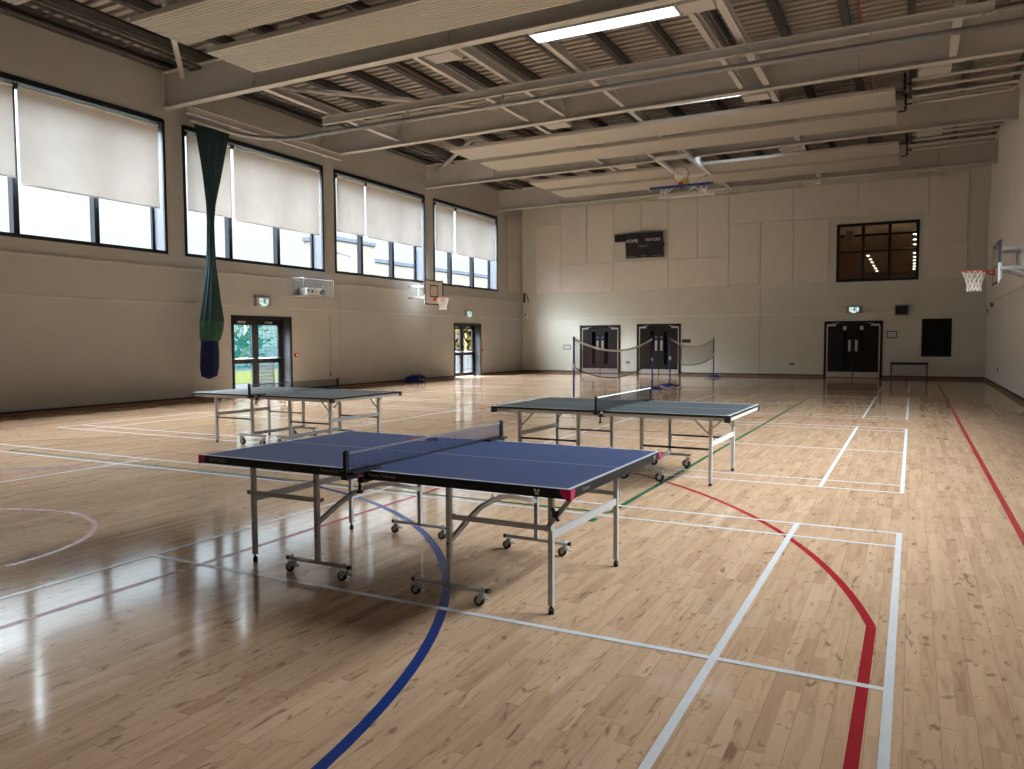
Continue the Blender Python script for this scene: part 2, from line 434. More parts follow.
# ledges and shadow lines that run round the hall
m = MB(); m.box(XL, XL + .05, YF, YB, 3.31, 3.35); wp = m.obj('trim_1', M_WALL); struct(wp)
m = MB()
for a, b in zip([YF] + [d[1] for d in LD], [d[0] for d in LD] + [YB]): m.box(XL, XL + .018, a, b, 2.45, 2.475)
struct(m.obj('trim_2', M_TRIM))
struct(box('trim_3', M_WALLR, None, XL, XR, YB - .03, YB, 2.475, 2.50))
struct(box('trim_4', M_WALLR, None, XR - .02, XR, YF, YB, 2.47, 2.50))
m = MB()
for y in (14.02, 19.6, 24.8, 30.6): m.box(XL, XL + .006, y - .01, y + .01, .1, 3.31)
struct(m.obj('trim_5', M_WALL))
m = MB()
for x in (-5.53,): m.box(x - .012, x + .012, YB - .006, YB, .1, 3.6)
struct(m.obj('trim_6', M_WALL))
# skirting: black cove over a timber strip
def skirt(name, segs, put):
    m = MB(); m2 = MB()
    for a, b in segs: put(m, a, b, .055, .10, .02); put(m2, a, b, 0, .055, .035)
    o = struct(m.obj(name, M_SKIRT)); m2.obj('timber_strip', M_SKIRTW, o)
skirt('baseboard_left', [(YF, 15.15), (17.37, 26.56), (28.70, YB)], lambda m, a, b, z0, z1, t: m.box(XL, XL + t, a, b, z0, z1))
skirt('baseboard_back', [(XL, -13.40), (-11.48, -10.72), (-8.77, -3.09), (-1.01, XR)], lambda m, a, b, z0, z1, t: m.box(a, b, YB - t, YB, z0, z1))
skirt('baseboard_right', [(YF, YB)], lambda m, a, b, z0, z1, t: m.box(XR - t, XR, a, b, z0, z1))

# ------------------------------------------------------------------ windows in the left wall, with recessed glazing
GX = XL - .40
def window(n, y0, y1):
    m = MB(); t = .075                            # black surround on the wall face
    for a, b, c, d in ((y0 - .03, y0 + .045, WZ0 - .03, WZ1 + .03), (y1 - .045, y1 + .03, WZ0 - .03, WZ1 + .03)): m.box(XL - .03, XL + .022, a, b, c, d)
    m.box(XL - .03, XL + .022, y0, y1, WZ1 - .055, WZ1 + .055); m.box(XL - .06, XL + .03, y0, y1, WZ0 - .03, WZ0 + .05)
    w = struct(m.obj('window_%d' % n, M_BLACK))
    m = MB()
    m.box(GX, XL - .03, y1 - .03, y1 - .001, WZ0, WZ1); m.box(GX, XL - .03, y0 + .001, y0 + .03, WZ0, WZ1); m.box(GX, XL - .03, y0 + .03, y1 - .03, WZ1 - .03, WZ1 - .001)
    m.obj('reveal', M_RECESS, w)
    box('sill', M_BLACK, w, GX, XL - .06, y0 + .03, y1 - .03, WZ0 - .001, WZ0 + .03)
    m = MB()
    m.box(GX - .04, GX + .03, y0, y0 + .08, WZ0, WZ1); m.box(GX - .04, GX + .03, y1 - .09, y1, WZ0, WZ1)
    m.box(GX - .04, GX + .03, y0, y1, WZ0, WZ0 + .07); m.box(GX - .04, GX + .03, y0, y1, WZ1 - .08, WZ1)
    m.obj('window_frame', M_FRAME, w)
    W = y1 - y0; e = [y0 + .08, y0 + .335 * W, y0 + .685 * W, y1 - .09]
    for i in (1, 2): box('mullion', M_FRAME, w, GX - .04, GX + .12, e[i] - .06, e[i] + .06, WZ0 + .07, WZ1 - .08)
    for i in range(3):
        a = e[i] + (.06 if i else 0); b = e[i + 1] - (.06 if i < 2 else 0)
        box('pane', M_GLASS, w, GX - .012, GX - .006, a, b, WZ0 + .07, WZ1 - .08)
for i, (a, b) in enumerate(WIN): window(i + 1, a, b)
def fill_ribbon(n, x0, a, b, z0, z1):                  # unseen, added to brighten the hall: ribbon windows beside the camera
    m = MB(); x1 = x0 + .07
    m.box(x0, x1, a, a + .08, z0, z1); m.box(x0, x1, b - .08, b, z0, z1); m.box(x0, x1, a + .08, b - .08, z0, z0 + .07); m.box(x0, x1, a + .08, b - .08, z1 - .07, z1)
    for k in (1, 2): m.box(x0, x1, a + (b - a) * k / 3 - .04, a + (b - a) * k / 3 + .04, z0 + .07, z1 - .07)
    rw = struct(m.obj('window_%d' % n, M_FRAME))
    m = MB(); u0, u1 = (XR + .002, XR + .12) if x0 > 0 else (XL - WT, XL - .002)
    m.box(u0, u1, a + .001, a + .02, z0 + .02, z1 - .02); m.box(u0, u1, b - .02, b - .001, z0 + .02, z1 - .02); m.box(u0, u1, a + .001, b - .001, z0 + .001, z0 + .02); m.box(u0, u1, a + .001, b - .001, z1 - .02, z1 - .001)
    m.obj('reveal', M_DRECESS, rw); box('pane', M_GLASS, rw, x0 + .03, x0 + .036, a + .08, b - .08, z0 + .07, z1 - .07)  # dark lining added to cut light bounced off the opening sides
for i, (a, b) in enumerate(FILL_RW): fill_ribbon(8 + i, XR + .045, a, b, *RZ)
fill_ribbon(5, XL - .40, 2.32, 7.45, 3.675, 4.75)  # left wall opening out of view, also added for its light
# roller blinds
BL = [  # y0, y1, bottom, label
    (8.08, 9.57, 4.84, 'narrow cream roller blind cut by the left edge of the photo'),
    (9.66, 12.97, 4.72, 'wide cream roller blind in the window nearest the camera'),
    (13.79, 15.19, 4.80, 'narrow cream roller blind hanging behind the green netting curtain'),
    (15.30, 18.67, 4.74, 'wide cream roller blind in the second window, above the wire caged projector'),
    (19.49, 20.88, 4.97, 'narrow cream roller blind in the third window from the left'),
    (20.98, 24.25, 4.95, 'wide cream roller blind in the third window from the left'),
    (25.18, 26.52, 4.95, 'narrow cream roller blind in the farthest window, above the wall hoop'),
    (26.68, 29.92, 4.93, 'wide cream roller blind in the farthest window by the corner')]
for y0, y1, zb, lab in BL:
    cy = (y0 + y1) / 2; hw = (y1 - y0) / 2
    t = thing('roller_blind', lab, 'blind', (XL, cy, zb), 0, 'roller blinds on the window wall')
    H = 6.695 - zb
    def cloth(u, v, hw=hw, H=H, k=random.random() * 9):
        y = -hw + 2 * hw * u; z = .02 + (H - .02) * v
        return (.035 + .010 * math.sin(u * 9 + k) * (1 - v) + .006 * math.sin(u * 23 + v * 3 + k) * (1 - v), y, z)
    MB().grid(cloth, 36, 8).obj('fabric', M_BLIND, t)
    MB().cyl((.035, 0, .012), .014, 2 * hw, 'y', 10).obj('bottom_bar', M_WPLASTIC, t)
    MB().cyl((.045, 0, H), .028, 2 * hw, 'y', 12).obj('roller_tube', M_WPLASTIC, t)
    for s in (-1, 1): box('bracket', M_DARK, t, .022, .08, s * (hw + .012) - .011, s * (hw + .012) + .011, H - .05, H + .06)

# ------------------------------------------------------------------ glazed doors in the left wall
def glazed_door(n, y0, y1):
    dx = XL - .30; H = LDH
    m = MB()
    for a, b in ((y0 - .03, y0 + .05), (y1 - .05, y1 + .03)): m.box(XL - .03, XL + .02, a, b, 0, H + .03)
    m.box(XL - .03, XL + .02, y0, y1, H - .05, H + .03)
    d = struct(m.obj('door_%d' % n, M_BLACK))
    m = MB(); m.box(dx, XL - .03, y1 - .04, y1 - .001, 0, H - .001); m.box(dx, XL - .03, y0 + .001, y0 + .04, 0, H - .001)
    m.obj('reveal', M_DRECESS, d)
    m = MB(); m.box(dx - .06, dx + .03, y0, y0 + .09, 0, H); m.box(dx - .06, dx + .03, y1 - .09, y1, 0, H); m.box(dx - .06, dx + .03, y0, y1, H - .10, H); m.box(dx, XL - .03, y0 + .04, y1 - .04, H - .03, H - .001)
    m.obj('door_frame', M_BLACK, d)
    c = (y0 + y1) / 2
    for a, b, s in ((y0 + .09, c, 1), (c, y1 - .09, -1)):
        m = MB(); fx0, fx1 = dx - .045, dx + .005; g = .12
        for p, q in ((a, a + g), (b - g, b)): m.box(fx0, fx1, p, q, .02, H - .10)
        for p, q in ((.02, .16), (.88, 1.0), (H - .22, H - .10)): m.box(fx0, fx1, a + g, b - g, p, q)
        lf = m.obj('door_leaf', M_BLACK, d)
        for p, q in ((.16, .88), (1.0, H - .22)): box('pane', M_GLASS, lf, dx - .025, dx - .019, a + g, b - g, p, q)
        m = MB(); hy = b - .05 if s > 0 else a + .05
        m.tube([(dx + .03, a + .08, 1.02), (dx + .06, a + .1, 1.02), (dx + .06, b - .1, 1.02), (dx + .03, b - .08, 1.02)], .012, 8)
        m.obj('push_bar', M_CHROME, lf)
        box('door_closer', M_CHROME, lf, dx + .005, dx + .05, (a + b) / 2 - .16, (a + b) / 2 + .12, H - .17, H - .11)
    return d
for i, (a, b) in enumerate(LD): glazed_door(i + 1, a, b)

# ------------------------------------------------------------------ solid double doors in the back wall
def back_door(n, x0, x1, H, sign):
    y = YB
    m = MB(); m.box(x0, x0 + .09, y - .03, y + .12, 0, H); m.box(x1 - .09, x1, y - .03, y + .12, 0, H); m.box(x0 + .09, x1 - .09, y - .03, y + .12, H - .09, H)
    d = struct(m.obj('door_%d' % n, M_DOOR))
    c = (x0 + x1) / 2
    for s in (-1, 1):
        a, b = (x0 + .09, c - .004) if s < 0 else (c + .004, x1 - .09)
        vx = c + s * .30; va, vb = vx - .085, vx + .085
        m = MB(); H2 = H - .095
        m.box(a, va, y + .02, y + .07, .01, H2); m.box(vb, b, y + .02, y + .07, .01, H2); m.box(va, vb, y + .02, y + .07, .01, .42); m.box(va, vb, y + .02, y + .07, 1.86, H2)
        lf = m.obj('door_leaf', M_DOORRED if sign == 'blue' else M_DOOR, d)
        box('vision_panel', M_GLASSD, lf, va, vb, y + .04, y + .046, .42, 1.86)
        box('kick_plate', M_CHROME, lf, a + .02, b - .01, y + .012, y + .02, .02, .22)
        hx = c + s * .12
        m = MB(); m.box(hx - .045, hx + .045, y + .014, y + .02, 1.02, 1.46)
        m.tube([(hx, y + .014, 1.1), (hx, y - .03, 1.1), (hx, y - .03, 1.38), (hx, y + .014, 1.38)], .012, 8); m.obj('handle', M_CHROME, lf)
        ex = a if s < 0 else b
        box('finger_guard', M_CHROME, lf, min(ex, ex - s * .045), max(ex, ex - s * .045), y - .002, y + .02, .02, H - .17)
        m = MB(); m.box(min(ex - s * .02, ex - s * .33), max(ex - s * .02, ex - s * .33), y - .035, y + .02, H - .19, H - .12)
        m.bar((ex - s * .2, y - .04, H - .11), (ex - s * .45, y - .05, H - .07), .025, .015); m.obj('door_closer', M_CHROME, lf)
        if sign == 'blue':
            MB().cyl((hx, y + .017, 1.60), .045, .006, 'y', 20).obj('fire_door_disc', M_SIGNBLUE, lf)
        else:
            box('white_notice', M_WPLASTIC, lf, vx - .06, vx + .06, y + .012, y + .02, 1.84, 2.0)
back_door(3, *BD[0], 'blue'); back_door(4, *BD[1], 'blue'); back_door(5, *BD[2], 'white')

# upper viewing window, with the room behind it
x0, x1, z0, z1 = UW
m = MB(); t = .10
m.box(x0, x0 + t, YB - .03, YB + .12, z0, z1); m.box(x1 - t, x1, YB - .03, YB + .12, z0, z1); m.box(x0 + t, x1 - t, YB - .03, YB + .12, z0, z0 + t); m.box(x0 + t, x1 - t, YB - .03, YB + .12, z1 - t, z1)
uw = struct(m.obj('window_6', M_BLACK))
xs = [x0 + t, -1.765, -.85, x1 - t]
for x in xs[1:3]: box('mullion', M_BLACK, uw, x - .055, x + .055, YB - .02, YB + .1, z0 + t, z1 - t)
for i in range(3):
    a, b = xs[i] + (.055 if i else 0), xs[i + 1] - (.055 if i < 2 else 0)
    box('transom', M_BLACK, uw, a, b, YB - .01, YB + .09, 4.80, 4.86)
    for p, q in ((z0 + t, 4.80), (4.86, z1 - t)): box('pane', M_GLASSD, uw, a, b, YB + .04, YB + .046, p, q)
M_VIEWROOM = mat('viewing_room_brown', (.75, .62, .48, 1), .8)
m = MB(); rx0, rx1, ry0, ry1, rz0, rz1 = -7, 3.0, YB + .25, YB + 30, 3.2, 6.3
m.box(rx0 - .1, rx0, ry0, ry1, rz0, rz1); m.box(rx1, rx1 + .1, ry0, ry1, rz0, rz1); m.box(rx0, rx1, ry1, ry1 + .1, rz0, rz1); m.box(rx0, rx1, ry0, ry1, rz0 - .1, rz0); m.box(rx0, rx1, ry0, ry1, rz1, rz1 + .1)
struct(m.obj('wall_viewing_room', M_VIEWROOM))
struct(box('beam', M_BLACK, None, rx0, rx1, YB + 2.6, YB + 2.7, 5.72, 5.80))
M_DOWNL = make_emit('downlight_glow', (1, .88, .68, 1), 6)
ORD = ['topmost', 'second', 'third', 'fourth', 'fifth', 'sixth', 'seventh', 'eighth', 'ninth']
DLA = [(-2.39, 49.39), (-2.36, 51.65), (-2.37, 53.73), (-2.37, 56.15), (-2.35, 58.37), (-2.34, 60.67)]
DLB = [(-0.01, 40.07), (-0.01, 42.29), (-0.00, 44.54), (-0.01, 48.96), (-0.00, 51.36), (-0.01, 53.66), (-0.01, 55.80), (-0.02, 58.13), (-0.03, 60.22)]
def downlight(x, y, z, lab):
    d = thing('downlight', lab, 'light', (x, y, z), 0, 'downlights of the viewing room')
    MB().cyl((0, 0, -.02), .10, .04, 'z', 16).obj('trim_ring', M_WHITE, d); MB().cyl((0, 0, -.045), .08, .01, 'z', 16).obj('bulb', M_DOWNL, d)
for i, (x, y) in enumerate(DLA): downlight(x, y, rz1, '%s small downlight in the slanting row seen through the middle pane of the upper window' % ORD[i])
for i, (x, y) in enumerate(DLB): downlight(x, y, rz1, '%s small downlight down the right edge of the upper window' % ORD[i])
pp = thing('wall_screen', 'small pale picture glimpsed behind the upper window, top left pane', 'screen', (-2.36, YB + 1.6, 5.62))
box('screen_frame', M_WHITE, pp, -.17, .17, -.02, .02, -.25, .25); box('screen_image', M_REVEAL, pp, -.12, .12, -.03, -.021, -.2, .2)
# small dark window by the bench
x0, x1, z0, z1 = DW; t = .07
m = MB(); m.box(x0, x0 + t, YB - .03, YB + .12, z0, z1); m.box(x1 - t, x1, YB - .03, YB + .12, z0, z1); m.box(x0 + t, x1 - t, YB - .03, YB + .12, z0, z0 + t); m.box(x0 + t, x1 - t, YB - .03, YB + .12, z1 - t, z1)
dw = struct(m.obj('window_7', M_BLACK))
box('pane', M_GLASSD, dw, x0 + t, x1 - t, YB + .04, YB + .046, z0 + t, z1 - t)
box('roller_shutter', mat('dark_green_shutter', (.02, .024, .018, 1), .5), dw, x0 + t, x1 - t, YB + .1, YB + .12, z0 + t, z1 - t)
# dark corridors behind the doors' vision panels
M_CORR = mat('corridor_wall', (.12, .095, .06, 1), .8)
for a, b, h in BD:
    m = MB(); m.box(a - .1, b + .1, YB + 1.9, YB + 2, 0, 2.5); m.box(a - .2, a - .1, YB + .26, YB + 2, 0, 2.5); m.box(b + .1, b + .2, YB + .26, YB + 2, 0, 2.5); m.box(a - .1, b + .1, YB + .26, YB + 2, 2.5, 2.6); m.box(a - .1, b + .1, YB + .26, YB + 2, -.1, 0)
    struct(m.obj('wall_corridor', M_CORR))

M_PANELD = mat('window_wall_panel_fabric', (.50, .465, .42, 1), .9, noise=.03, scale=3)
# ------------------------------------------------------------------ acoustic panels
def apanel(x0, x1, z0, z1, lab):
    g = .012; w = x1 - x0
    o = MB().box(-w / 2 + g, w / 2 - g, -.045, 0, g, z1 - z0 - g).obj('acoustic_panel', M_PANEL, None, .008)
    o.location = ((x0 + x1) / 2, YB - .004, z0); tag(o, lab, 'panel', 'acoustic panels on the back wall')
A = 'beige acoustic wall panel '
for p in [
    (-15.57, -14.33, 6.17, 6.75, 'small flat ' + A + 'at the far left end of the back wall'),
    (-15.57, -14.33, 3.63, 6.17, 'tall ' + A + 'at the far left, under the small flat one'),
    (-14.31, -13.07, 4.91, 7.45, 'tall ' + A + 'in the upper row, first of two above the left door'),
    (-13.06, -11.81, 4.91, 7.45, 'tall ' + A + 'directly left of the dark scoreboard'),
    (-14.31, -11.81, 3.63, 4.91, 'wide ' + A + 'in the lower row, left of the one under the scoreboard'),
    (-11.80, -10.54, 6.16, 7.45, 'square ' + A + 'above the small black box left of the scoreboard'),
    (-10.53, -9.34, 6.16, 7.45, 'square ' + A + 'directly above the scoreboard'),
    (-11.80, -9.34, 3.66, 4.91, 'wide ' + A + 'directly under the scoreboard'),
    (-9.33, -8.09, 4.91, 7.46, 'tall ' + A + 'directly right of the scoreboard'),
    (-8.08, -6.81, 4.91, 7.46, 'tall ' + A + 'second to the right of the scoreboard'),
    (-9.33, -6.81, 3.68, 4.91, 'wide ' + A + 'in the lower row, right of the one under the scoreboard'),
    (-6.80, -4.31, 6.20, 7.46, 'wide ' + A + 'in the top row, behind the raised basketball hoop'),
    (-4.30, -1.98, 6.20, 7.46, 'wide ' + A + 'in the top row, up and left of the upper window'),
    (-1.97, .42, 6.17, 7.46, 'wide ' + A + 'directly above the upper window'),
    (-6.80, -5.54, 3.70, 6.20, 'tall ' + A + 'of the lower row, third left of the upper window'),
    (-5.53, -4.28, 3.70, 6.20, 'tall ' + A + 'of the lower row, second left of the upper window'),
    (-4.27, -2.98, 3.70, 6.17, 'tall ' + A + 'directly left of the upper window'),
    (.43, 1.69, 5.0, 7.46, 'tall ' + A + 'upper one to the right of the upper window'),
    (.43, 1.69, 3.70, 5.0, 'square ' + A + 'lower one to the right of the upper window')]: apanel(*p)
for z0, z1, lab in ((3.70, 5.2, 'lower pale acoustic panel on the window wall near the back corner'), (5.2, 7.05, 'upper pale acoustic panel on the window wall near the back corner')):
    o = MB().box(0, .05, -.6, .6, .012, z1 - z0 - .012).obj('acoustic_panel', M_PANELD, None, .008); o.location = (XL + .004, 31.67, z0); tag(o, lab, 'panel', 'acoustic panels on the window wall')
names = ['farthest', 'second', 'third', 'fourth', 'fifth', 'sixth', 'seventh', 'eighth', 'ninth', 'tenth']
edge = [32.5, 31.25, 30.0, 28.0, 26.75, 25.5, 24.0, 22.75, 21.5, 20.25]
for i in range(9):
    a, b = edge[i + 1], edge[i]
    cuts = [2.74, 5.25, 6.27] if i in (2, 5) else [2.74, 6.27]
    for k in range(len(cuts) - 1):
        lab = 'white acoustic panel on the right hand wall, %s one counted from the back corner' % names[i] if len(cuts) == 2 else '%s white acoustic panel on the right wall, %s column from the back corner' % (('lower', 'upper')[k], names[i])
        o = MB().box(-.045, 0, (a - b) / 2 + .012, (b - a) / 2 - .012, .012, cuts[k + 1] - cuts[k] - .012).obj('acoustic_panel', M_PANELW, None, .008)
        o.location = (XR - .004, (a + b) / 2, cuts[k]); tag(o, lab, 'panel', 'white acoustic panels on the right wall')

# ------------------------------------------------------------------ roof
P, dz = .26, .15
m = MB(); y = YF - .2; prof = []
while y < YB + .3:
    prof += [(y, ZD + dz), (y + .10, ZD + dz), (y + .115, ZD), (y + .245, ZD)]; y += P
NX = 1
pts, fs = [], []
for x in (XL - .3, XR + .2):
    for a, z in prof: pts.append((x, a, z + tilt(x)))
n = len(prof)
for i in range(n - 1): fs.append((i, i + 1, n + i + 1, n + i))
m.add(pts, fs)
b0 = [(x, y, ZD + .34 + tilt(x)) for x in (XL - .3, XR + .2) for y in (YF - .2, YB + .4)]
m.add(b0, [(0, 1, 3, 2)])
struct(m.obj('ceiling', M_DECK))
# eaves channels above the side walls
m = MB(); m.box(XL - WT, XL + .10, YF, YB, ZT, ZT + .33); m.box(XL + .10, XL + .22, YF, YB, ZT + .02, ZT + .06); m.box(XL + .10, XL + .22, YF, YB, ZT + .15, ZT + .17)
ev = struct(m.obj('trim_7', M_PURLIN))
m = MB(); m.box(XR - .14, XR + .2, YF, YB, ZT + .13, ZT + .46); struct(m.obj('trim_8', M_PURLIN))
# purlins
k = 0; x = -15.05
while x < 2.2:
    t0 = tilt(x)
    m = MB(); m.box(x - .006, x + .006, YF, YB, ZT + t0, ZD + t0); m.box(x - .07, x, YF, YB, ZT + t0, ZT + .012 + t0); m.box(x, x + .07, YF, YB, ZD - .012 + t0, ZD + t0); m.box(x - .075, x - .063, YF, YB, ZT + t0, ZT + .03 + t0)
    m.box(x - .075, x + .075, YF, YB, ZT + .02 + t0, ZT + .19 + t0)
    struct(m.obj('purlin', M_PURLIN)); x += 1.24
# main beams
BY = [13.28, 18.98, 24.69, 30.40]
def ibeam(mb, x0, x1, yc, zb, h, fw, tf, tw, f):
    mb.prism([(yc - fw / 2, zb), (yc + fw / 2, zb), (yc + fw / 2, zb + tf), (yc - fw / 2, zb + tf)], x0, x1, 'x', f)
    mb.prism([(yc - fw / 2, zb + h - tf), (yc + fw / 2, zb + h - tf), (yc + fw / 2, zb + h), (yc - fw / 2, zb + h)], x0, x1, 'x', f)
    mb.prism([(yc - tw / 2, zb + tf), (yc + tw / 2, zb + tf), (yc + tw / 2, zb + h - tf), (yc - tw / 2, zb + h - tf)], x0, x1, 'x', f)
sh = lambda p: (p[0], p[1], p[2] + tilt(p[0]))
for yb in BY:
    m = MB(); ibeam(m, XL + .02, XR - .02, yb, 7.18, .86, .21, .03, .02, sh)
    b = struct(m.obj('beam', M_STEEL))
    for x in (XL + .01, XR - .01): box('end_plate', M_STEEL, b, x - .01, x + .01, yb - .105, yb + .105, 7.14 + tilt(x), 8.06 + tilt(x))
    m = MB()
    for x in (-13.4, -8.2, -3.12, -1.2, .6): m.box(x - .008, x + .008, yb - .1, yb + .1, 7.21 + tilt(x), 8.0 + tilt(x))
    m.obj('stiffener', M_STEEL, b)
# tie beams between the main beams
TX = [-13.43, -9.25, -8.20, -6.57, -3.68, -3.12, -.03, .61]
spans = [(7.6, 13.17), (13.39, 18.87), (19.09, 24.58), (24.80, 30.29)]
for i, (a, b) in enumerate(spans):
    for x in TX if i == 1 else (-9.25, -6.57, -3.12):
        if x == -.03 or i == 0: continue
        m = MB(); zb = 7.29 + tilt(x) * .6; w = .15 if x in (-3.12, .61, -13.43) else .11
        m.box(x - w / 2, x + w / 2, a, b, zb, zb + .016); m.box(x - w / 2, x + w / 2, a, b, zb + .17, zb + .186); m.box(x - .008, x + .008, a, b, zb + .016, zb + .17)
        struct(m.obj('tie_beam', M_STEEL))
# tubular wind braces
for p, q in (((-15.45, 13.05, 7.75), (-9.9, 7.7, 7.75)), ((-15.1, 13.42, 7.70), (-9.8, 18.85, 7.70)), ((-15.75, 24.52, 7.72), (-10.2, 19.1, 7.70))):
    struct(MB().tube([p, q], .06, 14).obj('brace', M_STEEL))
# roof level pipes and cable trays
tag(MB().tube([(-1.09, YF, 8.12), (-1.09, YB, 8.12)], .022, 8).obj('sprinkler_pipe', mat('red_pipe', (.22, .02, .02, 1), .5)), 'thin red pipe running along the roof at the right', 'pipe')
tag(MB().tube([(-11.05, YF, 8.06), (-11.05, YB, 8.06)], .016, 8).obj('conduit_pipe', mat('dull_red_pipe', (.2, .07, .06, 1), .5)), 'thin dull red pipe running along the roof at the left', 'pipe')
def tray(x, z, lab):
    t = thing('cable_tray', lab, 'cable tray', (x, 5, z))
    for s in (-.16, .16): box('side_rail', M_PURLIN, t, s - .01, s + .01, 0, 25.2, -.03, .03)
    m = MB()
    for i in range(14): m.box(-.19, .19, 1.2 + i * 1.75, 1.27 + i * 1.75, -.05, -.03)
    m.obj('rung', M_PURLIN, t)
tray(-15.25, 7.98, 'dark ladder cable tray under the roof along the window wall')

# radiant heating panels hung in pairs
PX0, PX1 = -12.55, -.5
def hpanel(y0, y1, x0, x1, z, mt, lab, wires=True):
    yc = (y0 + y1) / 2; L = x1 - x0; w = y1 - y0
    t = thing('radiant_panel', lab, 'heating panel', ((x0 + x1) / 2, yc, z), 0, 'radiant heating panels under the roof')
    m = MB()
    if mt is M_PANELRIB:
        nr = 14; pr = [(-w / 2, .10), (-w / 2, .01)]
        for k in range(nr):
            a = -w / 2 + w * k / nr; p = w / nr; pr += [(a + p * .12, 0), (a + p * .62, 0), (a + p * .74, .022), (a + p * .95, .022)]
        pr += [(w / 2, .01), (w / 2, .10)]
    else: pr = [(-w / 2, .10), (-w / 2, .02), (-w / 2 + .02, 0), (w / 2 - .02, 0), (w / 2, .02), (w / 2, .10)]
    m.prism(pr, -L / 2, L / 2, 'x'); m.obj('panel', mt, t)
    m = MB()
    for s in (-L / 6, L / 6): m.box(s - .008, s + .008, -w / 2 - .004, w / 2 + .004, -.003, .06)
    m.obj('joint_strip', M_STEEL, t)
    for i in range(4):
        for s in (-1, 1):
            xx = -L * .42 + i * L * .28; zz = ZT + tilt((x0 + x1) / 2 + xx) - z + .1
            MB().tube([(xx, s * w * .3, .1), (xx, s * w * .3, zz)], .005, 6).obj('hanger_rod', M_ALU, t)
hpanel(6.90, 8.15, -13.62, -1.6, 7.2, M_PANELRIB, 'white ribbed heating panel just cut off at the top left corner')
hpanel(9.50, 10.70, PX0, PX1, 7.2, M_PANELRIB, 'long ribbed heating panel at the top left, farther from the nearest beam')
hpanel(11.18, 12.46, PX0, PX1, 7.2, M_PANELRIB, 'long ribbed heating panel in front of the nearest roof beam')
hpanel(20.25, 21.55, PX0, PX1, 7.2, M_BEIGEP, 'long smooth heating panel, front one of the pair between second and third beams')
hpanel(22.05, 23.40, PX0, PX1, 7.2, M_BEIGEP, 'long smooth heating panel, rear one of the pair between second and third beams')
hpanel(25.75, 27.05, PX0, PX1, 7.2, M_BEIGEP, 'long smooth heating panel, front one of the farthest pair')
hpanel(27.50, 28.95, PX0, PX1, 7.2, M_BEIGEP, 'long smooth heating panel, rear one of the farthest pair')
for (ya, yb_, lab) in ((20.9, 22.7, 'heating pipes and black valves at the right end of the middle panel pair'), (26.4, 28.2, 'heating pipes and black valves at the right end of the farthest panel pair')):
    t = thing('heating_pipework', lab, 'pipework', (PX1, ya, 7.3), 0, 'heating pipework at the panel ends')
    w = yb_ - ya
    for y in (-.25, .45, 1.15, w): MB().tube([(.35, y, .22), (2.5, y, .26), (2.62, y, .26)], .04, 8).obj('pipe', M_STEEL, t)
    MB().tube([(2.62, -.25, .26), (2.62, w, .26)], .04, 8).obj('header_pipe', M_STEEL, t)
    for y in (0, w):
        m = MB(); m.tube([(.02, y, .05), (.18, y, .05), (.2, y, .12), (.2, y, .5)], .022, 8)
        for z in (.12, .28, .42): m.cyl((.2, y, z), .05, .06, 'x', 10)
        m.tube([(.2, y, .22), (.35, y, .22)], .02, 8); m.obj('valve', M_DARK, t)

# ceiling light fittings
WHICH = ['nearest', 'second', 'third', 'farthest']
def fitting(x0, x1, y, z, lit, lab):
    w = .46; L = x1 - x0
    t = thing('ceiling_light', lab, 'light', ((x0 + x1) / 2, y, z), 0, 'light fittings behind the roof beams')
    m = MB(); m.box(-L / 2, L / 2, -w / 2, w / 2, .03, .10); m.box(-L / 2, L / 2, -w / 2, -w / 2 + .02, 0, .03); m.box(-L / 2, L / 2, w / 2 - .02, w / 2, 0, .03); m.box(-L / 2, -L / 2 + .02, -w / 2 + .02, w / 2 - .02, 0, .03); m.box(L / 2 - .02, L / 2, -w / 2 + .02, w / 2 - .02, 0, .03)
    m.obj('housing', M_WHITE, t)
    box('diffuser', M_LIT if lit else M_UNLIT, t, -L / 2 + .02, L / 2 - .02, -w / 2 + .02, w / 2 - .02, .008, .03)
    for s in (-1, 1): box('fixing_strap', M_STEEL, t, s * L * .4 - .015, s * L * .4 + .015, -.02, .02, .10, .16)
for i, yb in enumerate(BY):
    y = yb + .36
    if i < 3: fitting(-6.66, -3.83, yb + (.58, .41, .49)[i], (7.32, 7.405, 7.42)[i], True, 'long lit ceiling light glowing white behind the %s roof beam' % WHICH[i])
    if i < 3: fitting(-8.90, -8.27, y, 7.22, False, 'short unlit ceiling light left of the lit one behind the %s roof beam' % WHICH[i])
    fitting(-3.72, -3.15, y, 7.22, False, 'short unlit ceiling light right of the raised hoop line behind the %s roof beam' % WHICH[i] if i == 3 else 'short unlit ceiling light right of the lit one behind the %s roof beam' % WHICH[i])
    if i: fitting(-.02, .6, y, 7.24, False, 'short unlit ceiling light at the right wall end behind the %s roof beam' % WHICH[i])

